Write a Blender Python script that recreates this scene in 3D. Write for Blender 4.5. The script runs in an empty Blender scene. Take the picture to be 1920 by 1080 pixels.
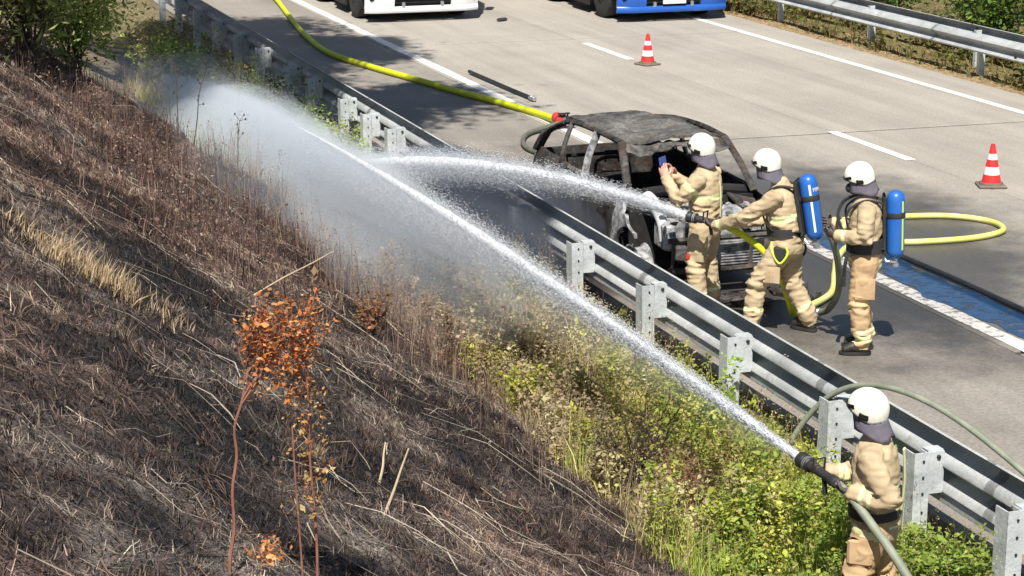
import bpy, bmesh, math, random
import numpy as np
from mathutils import Vector, Matrix, noise

scene = bpy.context.scene
COL = scene.collection
rng = np.random.default_rng(11)
random.seed(11)
PI = math.pi
R_ = math.radians

# ------------------------------------------------------------------ camera
cam_data = bpy.data.cameras.new('camera')
cam_data.sensor_width = 36.0
cam_data.lens = 75.0
cam_data.clip_start = 0.1
cam_data.clip_end = 2000
cam = bpy.data.objects.new('camera', cam_data)
COL.objects.link(cam)
cam.location = (0, 0, 5.43)
cam.rotation_euler = (R_(90 - 14.036), 0, R_(-18.40))
scene.camera = cam

# ------------------------------------------------------------------ sky, sun, exposure
SUN_EL = R_(54)
SUN_TO = Vector((-0.41, -0.912, 0)).normalized() * math.cos(SUN_EL) + Vector((0, 0, math.sin(SUN_EL)))
world = bpy.data.worlds.new('World')
scene.world = world
world.use_nodes = True
wn = world.node_tree
sky = wn.nodes.new('ShaderNodeTexSky')
sky.sky_type = 'NISHITA'
sky.sun_disc = False
sky.sun_elevation = SUN_EL
sky.sun_rotation = math.atan2(SUN_TO.x, SUN_TO.y)
sky.air_density = 1.0
sky.dust_density = 0.6
wn.links.new(sky.outputs[0], wn.nodes['Background'].inputs[0])
wn.nodes['Background'].inputs[1].default_value = 0.054
sun_data = bpy.data.lights.new('sun', 'SUN')
sun_data.energy = 5.0
sun_data.angle = R_(0.53)
sun_data.color = (1.0, 0.955, 0.88)
sun = bpy.data.objects.new('sun', sun_data)
COL.objects.link(sun)
sun.rotation_euler = SUN_TO.to_track_quat('Z', 'Y').to_euler()
scene.view_settings.view_transform = 'Standard'
scene.view_settings.look = 'None'
scene.view_settings.gamma = 1.0
scene.view_settings.use_curve_mapping = False
scene.view_settings.exposure = 0.54
scene.cycles.use_denoising = True
scene.cycles.max_bounces = 6
scene.cycles.diffuse_bounces = 3
scene.cycles.glossy_bounces = 3
scene.cycles.transmission_bounces = 4
scene.cycles.volume_bounces = 2
scene.cycles.transparent_max_bounces = 12
scene.cycles.use_adaptive_sampling = True
scene.cycles.adaptive_threshold = 0.02

# ------------------------------------------------------------------ helpers
def tag(o, label=None, cat=None, group=None, kind=None):
    if label: o['label'] = label
    if cat: o['category'] = cat
    if group: o['group'] = group
    if kind: o['kind'] = kind
    return o

def empty(name, loc=(0, 0, 0), rz=0.0, label=None, cat=None, group=None, kind=None):
    o = bpy.data.objects.new(name, None)
    o.empty_display_size = 0.2
    COL.objects.link(o)
    o.location = loc
    o.rotation_euler = (0, 0, rz)
    return tag(o, label, cat, group, kind)

def link_mesh(name, me, mats, parent=None, smooth=True, angle=40):
    o = bpy.data.objects.new(name, me)
    COL.objects.link(o)
    for m in (mats if isinstance(mats, (list, tuple)) else [mats]):
        me.materials.append(m)
    if smooth:
        me.polygons.foreach_set('use_smooth', [True] * len(me.polygons))
        me.set_sharp_from_angle(angle=R_(angle))
    if parent: o.parent = parent
    return o

def frames(P):
    """parallel transported frames along a polyline"""
    n = len(P)
    T = []
    for i in range(n):
        a = P[max(i - 1, 0)]; b = P[min(i + 1, n - 1)]
        t = (b - a)
        T.append(t.normalized() if t.length > 1e-9 else Vector((0, 0, 1)))
    up = Vector((0, 0, 1)) if abs(T[0].z) < .9 else Vector((0, 1, 0))
    x = T[0].cross(up).normalized()
    out = []
    for i in range(n):
        x = (x - T[i] * x.dot(T[i]))
        x = x.normalized() if x.length > 1e-6 else T[i].orthogonal().normalized()
        out.append((x, T[i].cross(x).normalized(), T[i]))
    return out

def spline(pts, n=8):
    """Catmull-Rom through the points"""
    P = [Vector(p) for p in pts]
    out = []
    for i in range(len(P) - 1):
        p0 = P[max(i - 1, 0)]; p1 = P[i]; p2 = P[i + 1]; p3 = P[min(i + 2, len(P) - 1)]
        for k in range(n):
            t = k / n
            out.append(0.5 * ((2 * p1) + (p2 - p0) * t + (2 * p0 - 5 * p1 + 4 * p2 - p3) * t * t + (3 * p1 - p0 - 3 * p2 + p3) * t ** 3))
    out.append(P[-1])
    return out

class MB:
    def __init__(s): s.v = []; s.f = []; s.m = []
    def add(s, V, F, mi=0):
        o = len(s.v)
        s.v += [tuple(v) for v in V]
        s.f += [tuple(i + o for i in f) for f in F]
        s.m += [mi] * len(F)
        return s
    def box(s, c, size, rot=None, mi=0, taper=1.0, bev=0.0):
        x, y, z = size[0] / 2, size[1] / 2, size[2] / 2
        if bev <= 0:
            V = [Vector((a * x * (taper if d > 0 else 1), b * y * (taper if d > 0 else 1), d * z)) for d in (-1, 1) for a, b in ((-1, -1), (1, -1), (1, 1), (-1, 1))]
            F = [(3, 2, 1, 0), (4, 5, 6, 7), (0, 1, 5, 4), (1, 2, 6, 5), (2, 3, 7, 6), (3, 0, 4, 7)]
        else:
            b_ = min(bev, x * .9, y * .9, z * .9)
            V = []; F = []
            rings = [(-z, b_), (-z + b_, 0), (z - b_, 0), (z, b_)]
            for zz, ins in rings:
                t = taper if zz > 0 else 1
                xa, ya = (x - ins) * t, (y - ins) * t
                for px, py in ((-xa + b_, -ya), (xa - b_, -ya), (xa, -ya + b_), (xa, ya - b_), (xa - b_, ya), (-xa + b_, ya), (-xa, ya - b_), (-xa, -ya + b_)):
                    V.append(Vector((px, py, zz)))
            for r in range(3):
                for k in range(8):
                    F.append((r * 8 + k, r * 8 + (k + 1) % 8, r * 8 + 8 + (k + 1) % 8, r * 8 + 8 + k))
            F.append(tuple(range(7, -1, -1))); F.append(tuple(range(24, 32)))
        if rot is not None: V = [rot @ v for v in V]
        c = Vector(c)
        return s.add([v + c for v in V], F, mi)
    def tube(s, P, r, n=8, mi=0, caps=True, flat=1.0):
        P = [Vector(p) for p in P]
        if not hasattr(r, '__len__'): r = [r] * len(P)
        fr = frames(P)
        V = []; F = []
        for i, (x, y, t) in enumerate(fr):
            for k in range(n):
                a = 2 * PI * k / n
                V.append(P[i] + x * (r[i] * math.cos(a)) + y * (r[i] * flat * math.sin(a)))
        for i in range(len(P) - 1):
            for k in range(n):
                F.append((i * n + k, i * n + (k + 1) % n, (i + 1) * n + (k + 1) % n, (i + 1) * n + k))
        if caps:
            F.append(tuple(range(n - 1, -1, -1)))
            F.append(tuple((len(P) - 1) * n + k for k in range(n)))
        return s.add(V, F, mi)
    def lathe(s, prof, n=16, M=None, mi=0, caps=True):
        """profile [(r,z)] about local z, moved by M"""
        V = []; F = []
        for r, z in prof:
            for k in range(n):
                a = 2 * PI * k / n
                V.append(Vector((r * math.cos(a), r * math.sin(a), z)))
        for i in range(len(prof) - 1):
            for k in range(n):
                F.append((i * n + k, i * n + (k + 1) % n, (i + 1) * n + (k + 1) % n, (i + 1) * n + k))
        if caps:
            F.append(tuple(range(n - 1, -1, -1)))
            F.append(tuple((len(prof) - 1) * n + k for k in range(n)))
        if M is not None: V = [M @ v for v in V]
        return s.add(V, F, mi)
    def loft(s, rings, mi=0, caps=True):
        n = len(rings[0]); V = []; F = []
        for r in rings: V += r
        for i in range(len(rings) - 1):
            for k in range(n):
                F.append((i * n + k, i * n + (k + 1) % n, (i + 1) * n + (k + 1) % n, (i + 1) * n + k))
        if caps:
            F.append(tuple(range(n - 1, -1, -1)))
            F.append(tuple((len(rings) - 1) * n + k for k in range(n)))
        return s.add(V, F, mi)
    def ell(s, c, rad, n=12, m=8, mi=0, M=None):
        rings = []
        V = []; F = []
        for j in range(m + 1):
            th = -PI / 2 + PI * j / m
            th = max(min(th, PI / 2 - .02), -PI / 2 + .02)
            for k in range(n):
                a = 2 * PI * k / n
                v = Vector((rad[0] * math.cos(th) * math.cos(a), rad[1] * math.cos(th) * math.sin(a), rad[2] * math.sin(th)))
                V.append(v)
        for j in range(m):
            for k in range(n):
                F.append((j * n + k, j * n + (k + 1) % n, (j + 1) * n + (k + 1) % n, (j + 1) * n + k))
        F.append(tuple(range(n - 1, -1, -1))); F.append(tuple(m * n + k for k in range(n)))
        if M is not None: V = [M @ v for v in V]
        c = Vector(c)
        return s.add([v + c for v in V], F, mi)
    def grid(s, fn, nu, nv, mi=0, thick=None):
        """fn(u,v)->Vector, optional thickness vector"""
        V = [Vector(fn(i / nu, j / nv)) for j in range(nv + 1) for i in range(nu + 1)]
        F = [(j * (nu + 1) + i, j * (nu + 1) + i + 1, (j + 1) * (nu + 1) + i + 1, (j + 1) * (nu + 1) + i) for j in range(nv) for i in range(nu)]
        if thick is None: return s.add(V, F, mi)
        n0 = len(V); t = Vector(thick)
        V2 = V + [v + t for v in V]
        F2 = F + [tuple(reversed([i + n0 for i in f])) for f in F]
        w = nu + 1
        border = [i for i in range(w)] + [j * w + nu for j in range(1, nv + 1)] + [nv * w + i for i in range(nu - 1, -1, -1)] + [j * w for j in range(nv - 1, 0, -1)]
        for a, b in zip(border, border[1:] + border[:1]): F2.append((b, a, a + n0, b + n0))
        return s.add(V2, F2, mi)
    def mesh(s, name):
        me = bpy.data.meshes.new(name)
        me.from_pydata(s.v, [], s.f)
        me.polygons.foreach_set('material_index', s.m)
        me.update()
        return me
    def build(s, name, mats, parent=None, smooth=True, angle=40):
        return link_mesh(name, s.mesh(name), mats, parent, smooth, angle)

def np_mesh(name, V, quads=None, tris=None, col=None):
    me = bpy.data.meshes.new(name)
    V = np.asarray(V, dtype=np.float32)
    me.vertices.add(len(V)); me.vertices.foreach_set('co', V.ravel())
    idx = []; starts = []; pos = 0
    if quads is not None and len(quads):
        idx.append(np.asarray(quads, dtype=np.int32).ravel()); starts.append(np.arange(len(quads), dtype=np.int32) * 4); pos = len(quads) * 4
    if tris is not None and len(tris):
        idx.append(np.asarray(tris, dtype=np.int32).ravel()); starts.append(pos + np.arange(len(tris), dtype=np.int32) * 3)
    idx = np.concatenate(idx); starts = np.concatenate(starts)
    me.loops.add(len(idx)); me.loops.foreach_set('vertex_index', idx)
    me.polygons.add(len(starts)); me.polygons.foreach_set('loop_start', starts)
    if col is not None:
        ca = me.color_attributes.new(name='Col', type='FLOAT_COLOR', domain='POINT')
        c4 = np.ones((len(V), 4), dtype=np.float32); c4[:, :3] = col
        ca.data.foreach_set('color', c4.ravel())
    me.update(calc_edges=True)
    me.validate()
    return me

def vnoise(x, y, seed=0):
    xi = np.floor(x).astype(np.int64); yi = np.floor(y).astype(np.int64)
    fx = x - xi; fy = y - yi
    fx = fx * fx * (3 - 2 * fx); fy = fy * fy * (3 - 2 * fy)
    def h(a, b):
        n = (a * 374761393 + b * 668265263 + seed * 974634777) & 0x7fffffff
        n = ((n ^ (n >> 13)) * 1274126177) & 0x7fffffff
        return ((n ^ (n >> 16)) & 0xffff) / 65535.0
    return (h(xi, yi) * (1 - fx) + h(xi + 1, yi) * fx) * (1 - fy) + (h(xi, yi + 1) * (1 - fx) + h(xi + 1, yi + 1) * fx) * fy

def fbm(x, y, seed=0, o=4):
    s = 0; a = .5
    for k in range(o):
        s = s + a * vnoise(x * 2 ** k, y * 2 ** k, seed + k * 17); a *= .5
    return s / (1 - .5 ** o) * 1.0

def sstep(a, b, x):
    t = np.clip((x - a) / (b - a), 0, 1)
    return t * t * (3 - 2 * t)

def ter(X, Y, rough=True):
    """height of the near verge and embankment"""
    X = np.asarray(X, dtype=float); Y = np.asarray(Y, dtype=float)
    z = np.where(X > 6.2, -.06 - .34 * (1 - sstep(6.2, 7.1, X)), -.40 + .58 * np.maximum(0, 5.95 - X) * (1 - sstep(5.6, 6.2, X)))
    top = 3.6 + .5 * np.tanh((z - 3.6) / .9)
    z = np.where(z > 3.6, top, z)
    # low bank where the burnt patch ends
    d = (Y - (30.3 - (X - 2.8) * 1.96)) / 2.2
    z = z + .28 * np.exp(-(d + .25) ** 2 * 9) * sstep(1.0, 3.0, X) * (1 - sstep(5.2, 5.9, X))
    if rough:
        w = 1 - sstep(7.0, 7.4, X)
        z = z + w * ((fbm(X * 1.3, Y * 1.3, 3) - .5) * .16 + (fbm(X * 4.2, Y * 4.2, 9) - .5) * .13)
    return z

def burnt(X, Y):
    """1 inside the burnt patch of the slope"""
    e = 5.62 + (fbm(X * .9 + 5, Y * .9, 21) - .5) * .9
    a = 1 - sstep(e - .15, e + .15, X)
    d = Y - (30.3 - (X - 2.8) * 1.96)
    b = 1 - sstep(-.5, .1, d + (fbm(X * 1.5, Y * 1.5, 31) - .5) * .8)
    return a * b

# ------------------------------------------------------------------ materials
def new_mat(name):
    m = bpy.data.materials.new(name); m.use_nodes = True
    nt = m.node_tree
    return m, nt, nt.nodes['Principled BSDF'], nt.nodes['Material Output']

def nd(nt, t, **kw):
    n = nt.nodes.new(t)
    for k, v in kw.items(): setattr(n, k, v)
    return n

def noise_node(nt, coord, scale, detail=6, rough=.6, dist=0):
    n = nd(nt, 'ShaderNodeTexNoise')
    n.inputs['Scale'].default_value = scale; n.inputs['Detail'].default_value = detail
    n.inputs['Roughness'].default_value = rough; n.inputs['Distortion'].default_value = dist
    if coord is not None: nt.links.new(coord, n.inputs['Vector'])
    return n

def ramp(nt, fac, stops):
    r = nd(nt, 'ShaderNodeValToRGB')
    cr = r.color_ramp
    while len(cr.elements) < len(stops): cr.elements.new(.5)
    for e, (p, c) in zip(cr.elements, stops):
        e.position = p; e.color = (c[0], c[1], c[2], 1) if hasattr(c, '__len__') else (c, c, c, 1)
    nt.links.new(fac, r.inputs[0])
    return r

def mixc(nt, fac, a, b, mode='MIX'):
    m = nd(nt, 'ShaderNodeMix', data_type='RGBA', blend_type=mode)
    for s, v in ((m.inputs[0], fac), (m.inputs[6], a), (m.inputs[7], b)):
        if hasattr(v, 'links'): nt.links.new(v, s)
        elif hasattr(v, '__len__'): s.default_value = (v[0], v[1], v[2], 1)
        else: s.default_value = v
    return m.outputs[2]

def math_(nt, op, a, b=None, clamp=False):
    m = nd(nt, 'ShaderNodeMath', operation=op, use_clamp=clamp)
    for s, v in ((m.inputs[0], a), (m.inputs[1], b)):
        if v is None: continue
        if hasattr(v, 'links'): nt.links.new(v, s)
        else: s.default_value = v
    return m.outputs[0]

def bump(nt, bsdf, h, strength=.3, dist=.01):
    b = nd(nt, 'ShaderNodeBump')
    b.inputs['Strength'].default_value = strength; b.inputs['Distance'].default_value = dist
    nt.links.new(h, b.inputs['Height']); nt.links.new(b.outputs[0], bsdf.inputs['Normal'])

def mat(name, c1, c2=None, scale=6, rough=.6, metal=0, bmp=0, bscale=40, lo=.35, hi=.65, spec=None, coord='Object', detail=6, r2=None):
    m, nt, b, out = new_mat(name)
    tc = nd(nt, 'ShaderNodeTexCoord')
    b.inputs['Roughness'].default_value = rough; b.inputs['Metallic'].default_value = metal
    if spec is not None: b.inputs['Specular IOR Level'].default_value = spec
    if c2 is None: c2 = tuple(x * .8 for x in c1)
    n = noise_node(nt, tc.outputs[coord], scale, detail)
    r = ramp(nt, n.outputs[0], [(lo, c1), (hi, c2)])
    nt.links.new(r.outputs[0], b.inputs['Base Color'])
    if r2 is not None:
        rr = nd(nt, 'ShaderNodeMapRange')
        rr.inputs['To Min'].default_value = rough; rr.inputs['To Max'].default_value = r2
        nt.links.new(n.outputs[0], rr.inputs[0]); nt.links.new(rr.outputs[0], b.inputs['Roughness'])
    if bmp:
        n2 = noise_node(nt, tc.outputs[coord], bscale, 4)
        bump(nt, b, n2.outputs[0], bmp, .01)
    return m

def foliage_mat(name, trans=.35, rough=.6):
    """leaf colour comes from each leaf's own colour attribute"""
    m, nt, b, out = new_mat(name)
    a = nd(nt, 'ShaderNodeAttribute', attribute_name='Col')
    nt.links.new(a.outputs[0], b.inputs['Base Color'])
    b.inputs['Roughness'].default_value = rough
    b.inputs['Specular IOR Level'].default_value = .25
    t = nd(nt, 'ShaderNodeBsdfTranslucent'); nt.links.new(a.outputs[0], t.inputs[0])
    mx = nd(nt, 'ShaderNodeMixShader'); mx.inputs[0].default_value = trans
    nt.links.new(b.outputs[0], mx.inputs[1]); nt.links.new(t.outputs[0], mx.inputs[2])
    nt.links.new(mx.outputs[0], out.inputs['Surface'])
    return m

def wet_mask(nt):
    """soaked pavement round the wreck and the hoses"""
    g = nd(nt, 'ShaderNodeNewGeometry')
    s = nd(nt, 'ShaderNodeSeparateXYZ'); nt.links.new(g.outputs['Position'], s.inputs[0])
    x = math_(nt, 'DIVIDE', math_(nt, 'SUBTRACT', s.outputs[0], 10.3), 3.4)
    y = math_(nt, 'DIVIDE', math_(nt, 'SUBTRACT', s.outputs[1], 22.2), 5.6)
    d = math_(nt, 'SQRT', math_(nt, 'ADD', math_(nt, 'MULTIPLY', x, x), math_(nt, 'MULTIPLY', y, y)))
    n = noise_node(nt, g.outputs['Position'], .8, 6, .65)
    d = math_(nt, 'ADD', d, math_(nt, 'MULTIPLY', math_(nt, 'SUBTRACT', n.outputs[0], .5), 1.1))
    mr = nd(nt, 'ShaderNodeMapRange', interpolation_type='SMOOTHSTEP')
    mr.inputs['From Min'].default_value = .62; mr.inputs['From Max'].default_value = 1.30
    mr.inputs['To Min'].default_value = 1; mr.inputs['To Max'].default_value = 0
    nt.links.new(d, mr.inputs[0])
    return mr.outputs[0], g

def pavement(name, c1, c2, speck, wetmul=.3):
    m, nt, b, out = new_mat(name)
    wet, g = wet_mask(nt)
    n = noise_node(nt, g.outputs['Position'], .55, 8, .62)
    base = ramp(nt, n.outputs[0], [(.3, c1), (.7, c2)]).outputs[0]
    n2 = noise_node(nt, g.outputs['Position'], 26, 3, .7)
    sp = ramp(nt, n2.outputs[0], [(.32, 1 - speck), (.5, 1.0), (.68, 1 + speck * .8)]).outputs[0]
    base = mixc(nt, 1.0, base, sp, 'MULTIPLY')
    # long streaks of tyre wear
    mp = nd(nt, 'ShaderNodeMapping'); mp.inputs['Scale'].default_value = (1.3, .06, 1)
    nt.links.new(g.outputs['Position'], mp.inputs[0])
    n3 = noise_node(nt, mp.outputs[0], 1.6, 5, .6)
    st = ramp(nt, n3.outputs[0], [(.35, .86), (.62, 1.04)]).outputs[0]
    base = mixc(nt, 1.0, base, st, 'MULTIPLY')
    wcol = mixc(nt, 1.0, base, (wetmul, wetmul, wetmul * 1.04), 'MULTIPLY')
    col = mixc(nt, wet, base, wcol)
    nt.links.new(col, b.inputs['Base Color'])
    mr = nd(nt, 'ShaderNodeMapRange'); mr.inputs['To Min'].default_value = .85; mr.inputs['To Max'].default_value = .38
    nt.links.new(wet, mr.inputs[0]); nt.links.new(mr.outputs[0], b.inputs['Roughness'])
    b.inputs['Specular IOR Level'].default_value = .4
    bump(nt, b, n2.outputs[0], .35, .006)
    return m

M = {}
M['concrete'] = pavement('concrete', (.325, .297, .253), (.395, .36, .31), .20, .25)
M['shoulder'] = pavement('shoulder_asphalt', (.235, .212, .185), (.31, .28, .242), .22, .22)
M['joint'] = mat('joint_seal', (.06, .055, .05), rough=.9)
M['line'] = mat('road_paint', (.80, .79, .76), (.70, .68, .64), scale=9, rough=.65, coord='Object', bmp=.2, bscale=60)
M['bolt'] = mat('dark_bolt', (.05, .05, .055), rough=.5, metal=.6)
M['black'] = mat('black_rubber', (.015, .015, .017), (.03, .03, .032), rough=.55)
M['blackgloss'] = mat('black_plastic', (.012, .012, .014), rough=.3)
M['tan'] = mat('turnout_cloth', (.57, .45, .28), (.40, .305, .185), scale=5, rough=.85, bmp=.25, bscale=14)
M['tan2'] = mat('turnout_cloth_orange', (.60, .42, .235), (.43, .285, .15), scale=5, rough=.85, bmp=.25, bscale=14)
M['stripe'] = mat('reflective_tape', (.78, .80, .36), (.70, .70, .46), scale=12, rough=.4)
M['glove'] = mat('glove_leather', (.06, .05, .045), (.11, .09, .08), scale=12, rough=.7)
M['boot'] = mat('boot_rubber', (.018, .017, .016), (.04, .035, .03), scale=10, rough=.55)
M['skin'] = mat('skin', (.55, .32, .24), (.48, .27, .20), scale=10, rough=.5)
M['eye'] = mat('eye_dark', (.02, .015, .015), rough=.2)
M['lip'] = mat('lip', (.35, .13, .11), rough=.5)
M['helmet'] = mat('helmet_shell', (.80, .81, .70), (.66, .66, .55), scale=7, lo=.45, hi=.75, rough=.32)
M['flap'] = mat('neck_flap_cloth', (.145, .13, .165), (.095, .086, .115), scale=8, rough=.85, bmp=.2)
M['belt'] = mat('webbing_black', (.02, .02, .022), (.035, .033, .03), scale=10, rough=.75)
M['cyl'] = mat('cylinder_blue', (.02, .11, .42), (.025, .14, .48), scale=4, rough=.35)
M['white'] = mat('white_paint', (.78, .79, .80), (.72, .73, .74), scale=3, rough=.35)
M['yellow_hi'] = mat('lime_stripe', (.62, .80, .04), (.56, .72, .04), rough=.5)
M['hose_y'] = mat('hose_yellow', (.66, .70, .02), (.54, .60, .015), scale=14, rough=.6, bmp=.25, bscale=60)
M['hose_pale'] = mat('hose_pale_yellow', (.66, .64, .28), (.58, .58, .12), scale=3, rough=.6, bmp=.2, bscale=60)
M['hose_g'] = mat('hose_grey_green', (.27, .29, .215), (.18, .20, .15), scale=6, rough=.6, bmp=.25, bscale=60)
M['hose_d'] = mat('hose_olive', (.10, .105, .08), (.15, .15, .115), scale=6, rough=.6, bmp=.2, bscale=60)
M['hose_k'] = mat('hose_black', (.012, .013, .016), (.022, .023, .026), scale=6, rough=.5)
M['alu'] = mat('aluminium', (.55, .56, .57), (.42, .43, .44), scale=14, rough=.38, metal=.8)
M['red'] = mat('red_paint', (.52, .05, .04), (.42, .04, .035), scale=9, rough=.4)
M['cone_red'] = mat('cone_red', (.72, .03, .03), (.62, .025, .025), scale=9, rough=.5)
M['cone_white'] = mat('cone_white', (.80, .78, .76), (.72, .69, .67), scale=9, rough=.45)
M['cone_base'] = mat('cone_base', (.14, .11, .09), (.19, .15, .12), scale=9, rough=.8)
def burnt_mat(name, soot, grey, rust, scale, rough=.85, rl=(.50, .64), dk=.55):
    m, nt, b, out = new_mat(name); tc = nd(nt, 'ShaderNodeTexCoord')
    n1 = noise_node(nt, tc.outputs['Object'], scale, 8, .68, .6); n2 = noise_node(nt, tc.outputs['Object'], scale * 2.3, 7, .7, .4); n3 = noise_node(nt, tc.outputs['Object'], 28, 4, .6)
    c = mixc(nt, ramp(nt, n1.outputs[0], [(.38, 0.0), (.66, 1.0)]).outputs[0], soot, grey)
    c = mixc(nt, ramp(nt, n2.outputs[0], [(rl[0], 0.0), (rl[1], .8)]).outputs[0], c, rust)
    c = mixc(nt, 1.0, c, ramp(nt, n3.outputs[0], [(.3, dk), (.7, 1.9 - dk)]).outputs[0], 'MULTIPLY')
    nt.links.new(c, b.inputs['Base Color']); b.inputs['Roughness'].default_value = rough; b.inputs['Specular IOR Level'].default_value = .2
    bump(nt, b, n3.outputs[0], .5, .012); return m
M['burnt'] = burnt_mat('burnt_steel', (.016, .015, .015), (.115, .11, .105), (.085, .05, .034), 3.0)
M['galv'] = burnt_mat('galvanised_steel', (.34, .355, .355), (.52, .535, .53), (.20, .18, .155), 1.6, .6, (.60, .76), .88)
M['galv_post'] = burnt_mat('galvanised_post', (.42, .45, .46), (.60, .64, .645), (.24, .22, .19), 2.6, .55, (.60, .76), .88)
M['burnt_roof'] = burnt_mat('burnt_roof_steel', (.035, .034, .033), (.22, .215, .20), (.12, .085, .06), 2.2, .7)
M['soot'] = mat('soot', (.006, .006, .007), (.02, .019, .018), scale=8, rough=.95)
M['ash'] = mat('ash_metal', (.12, .12, .125), (.42, .42, .43), scale=11, rough=.8, bmp=.5, bscale=30, lo=.4, hi=.62)
M['ashpale'] = mat('pale_ash_metal', (.42, .42, .43), (.60, .60, .61), scale=9, rough=.7, bmp=.3)
M['truckwhite'] = mat('truck_white', (.78, .79, .81), (.74, .75, .77), scale=2, rough=.3)
M['truckblue'] = mat('truck_blue', (.02, .12, .50), (.02, .10, .42), scale=2, rough=.28)
M['chassis'] = mat('chassis_black', (.012, .012, .013), (.02, .02, .021), scale=5, rough=.7)
M['tyre'] = mat('tyre_rubber', (.02, .02, .02), (.035, .034, .033), scale=12, rough=.8)
M['rim'] = mat('rim_grey', (.45, .45, .46), (.35, .35, .36), scale=8, rough=.45, metal=.5)
M['glass'] = mat('dark_glass', (.02, .025, .03), rough=.06, spec=.8)
M['curtain'] = mat('trailer_curtain', (.55, .56, .58), (.5, .51, .53), scale=1.5, rough=.55)
M['plate'] = mat('plate_white', (.75, .75, .74), rough=.4)
M['phone'] = mat('phone_blue', (.06, .09, .38), (.05, .08, .34), rough=.35)
M['bark'] = mat('bark', (.10, .075, .055), (.05, .038, .03), scale=18, rough=.9, bmp=.5, bscale=30)
M['drystem'] = mat('dry_stem', (.30, .13, .085), (.20, .085, .06), scale=14, rough=.8)
M['straw'] = mat('straw_stem', (.52, .42, .28), (.40, .31, .20), scale=10, rough=.8)
M['darkstem'] = mat('charred_stem', (.035, .025, .022), (.08, .055, .04), scale=10, rough=.9)
M['leaf'] = foliage_mat('leaf', .45)
M['blade'] = foliage_mat('grass_blade', .25, .7)

# ------------------------------------------------------------------ ground, embankment
def lerp(a, b, t): return a + (b - a) * t
C_ = lambda *c: np.array(c, dtype=float)

def burnt_tone(X, Y):
    """ash, char and bare-straw patches of the burnt slope (its own colours)"""
    n1 = fbm(X * .8 + 3, Y * .7, 41, 5); n2 = fbm(X * 1.7, Y * 2.6 + X * .8, 43, 4); n3 = fbm(X * 9, Y * 9, 47, 3)
    t = np.clip((n1 - .5) * 2.2 + (n2 - .5) * 1.9 + (n3 - .5) * 1.0 + .36, 0, 1)
    return t

def emb_color(X, Y):
    t = burnt_tone(X, Y)[..., None]
    ash = C_(.030, .027, .029); brown = C_(.10, .069, .058); pale = C_(.30, .24, .195)
    b = np.where(t < .5, lerp(ash, brown, t * 2), lerp(brown, pale, np.clip(t * 2 - 1, 0, 1) ** 1.3))
    n = fbm(X * 2, Y * 2, 51, 4)[..., None]
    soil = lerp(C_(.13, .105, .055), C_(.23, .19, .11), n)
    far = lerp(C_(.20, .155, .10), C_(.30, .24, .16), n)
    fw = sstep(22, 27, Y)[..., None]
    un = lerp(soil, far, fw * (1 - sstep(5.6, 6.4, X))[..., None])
    k = burnt(X, Y)[..., None]
    hue = (fbm(X * .45 + 9, Y * .45, 57, 3) - .5)[..., None]
    b = b * (1 + hue * C_(.5, .1, -.1))
    return lerp(un, b, k)

xs = np.concatenate([np.arange(-60, -4, 4.0), np.arange(-4, 7.60, .1), [7.64]])
ys = np.concatenate([np.arange(-20, 5, 1.5), np.arange(5, 34, .11), np.arange(34, 60, .6), np.arange(60, 220, 8.0)])
GX, GY = np.meshgrid(xs, ys)
GZ = ter(GX, GY)
nx, ny = len(xs), len(ys)
ii = np.arange(nx * ny).reshape(ny, nx)
quads = np.stack([ii[:-1, :-1], ii[:-1, 1:], ii[1:, 1:], ii[1:, :-1]], -1).reshape(-1, 4)
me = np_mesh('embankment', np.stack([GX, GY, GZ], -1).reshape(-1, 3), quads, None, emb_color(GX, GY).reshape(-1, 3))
m, nt, b, out = new_mat('embankment_soil')
a = nd(nt, 'ShaderNodeAttribute', attribute_name='Col')
g = nd(nt, 'ShaderNodeNewGeometry')
n1 = noise_node(nt, g.outputs['Position'], 16, 6, .75)
f1 = ramp(nt, n1.outputs[0], [(.32, .30), (.5, .95), (.68, 2.1)]).outputs[0]
n2 = noise_node(nt, g.outputs['Position'], 70, 3, .7)
f2 = ramp(nt, n2.outputs[0], [(.34, .45), (.66, 1.75)]).outputs[0]
c = mixc(nt, 1.0, mixc(nt, 1.0, a.outputs[0], f1, 'MULTIPLY'), f2, 'MULTIPLY')
nt.links.new(c, b.inputs['Base Color']); b.inputs['Roughness'].default_value = .95
b.inputs['Specular IOR Level'].default_value = .15
bump(nt, b, n1.outputs[0], .9, .05)
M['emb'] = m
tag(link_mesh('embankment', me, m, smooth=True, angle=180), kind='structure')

# the wide ground sheet that everything stands over
mb = MB(); mb.add([(-700, -400, -.75), (700, -400, -.75), (700, 1000, -.75), (-700, 1000, -.75)], [(0, 1, 2, 3)])
M['field'] = mat('field_ground', (.10, .11, .045), (.17, .15, .07), scale=.2, rough=.95, coord='Object')
tag(mb.build('ground', M['field']), kind='structure')

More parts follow.
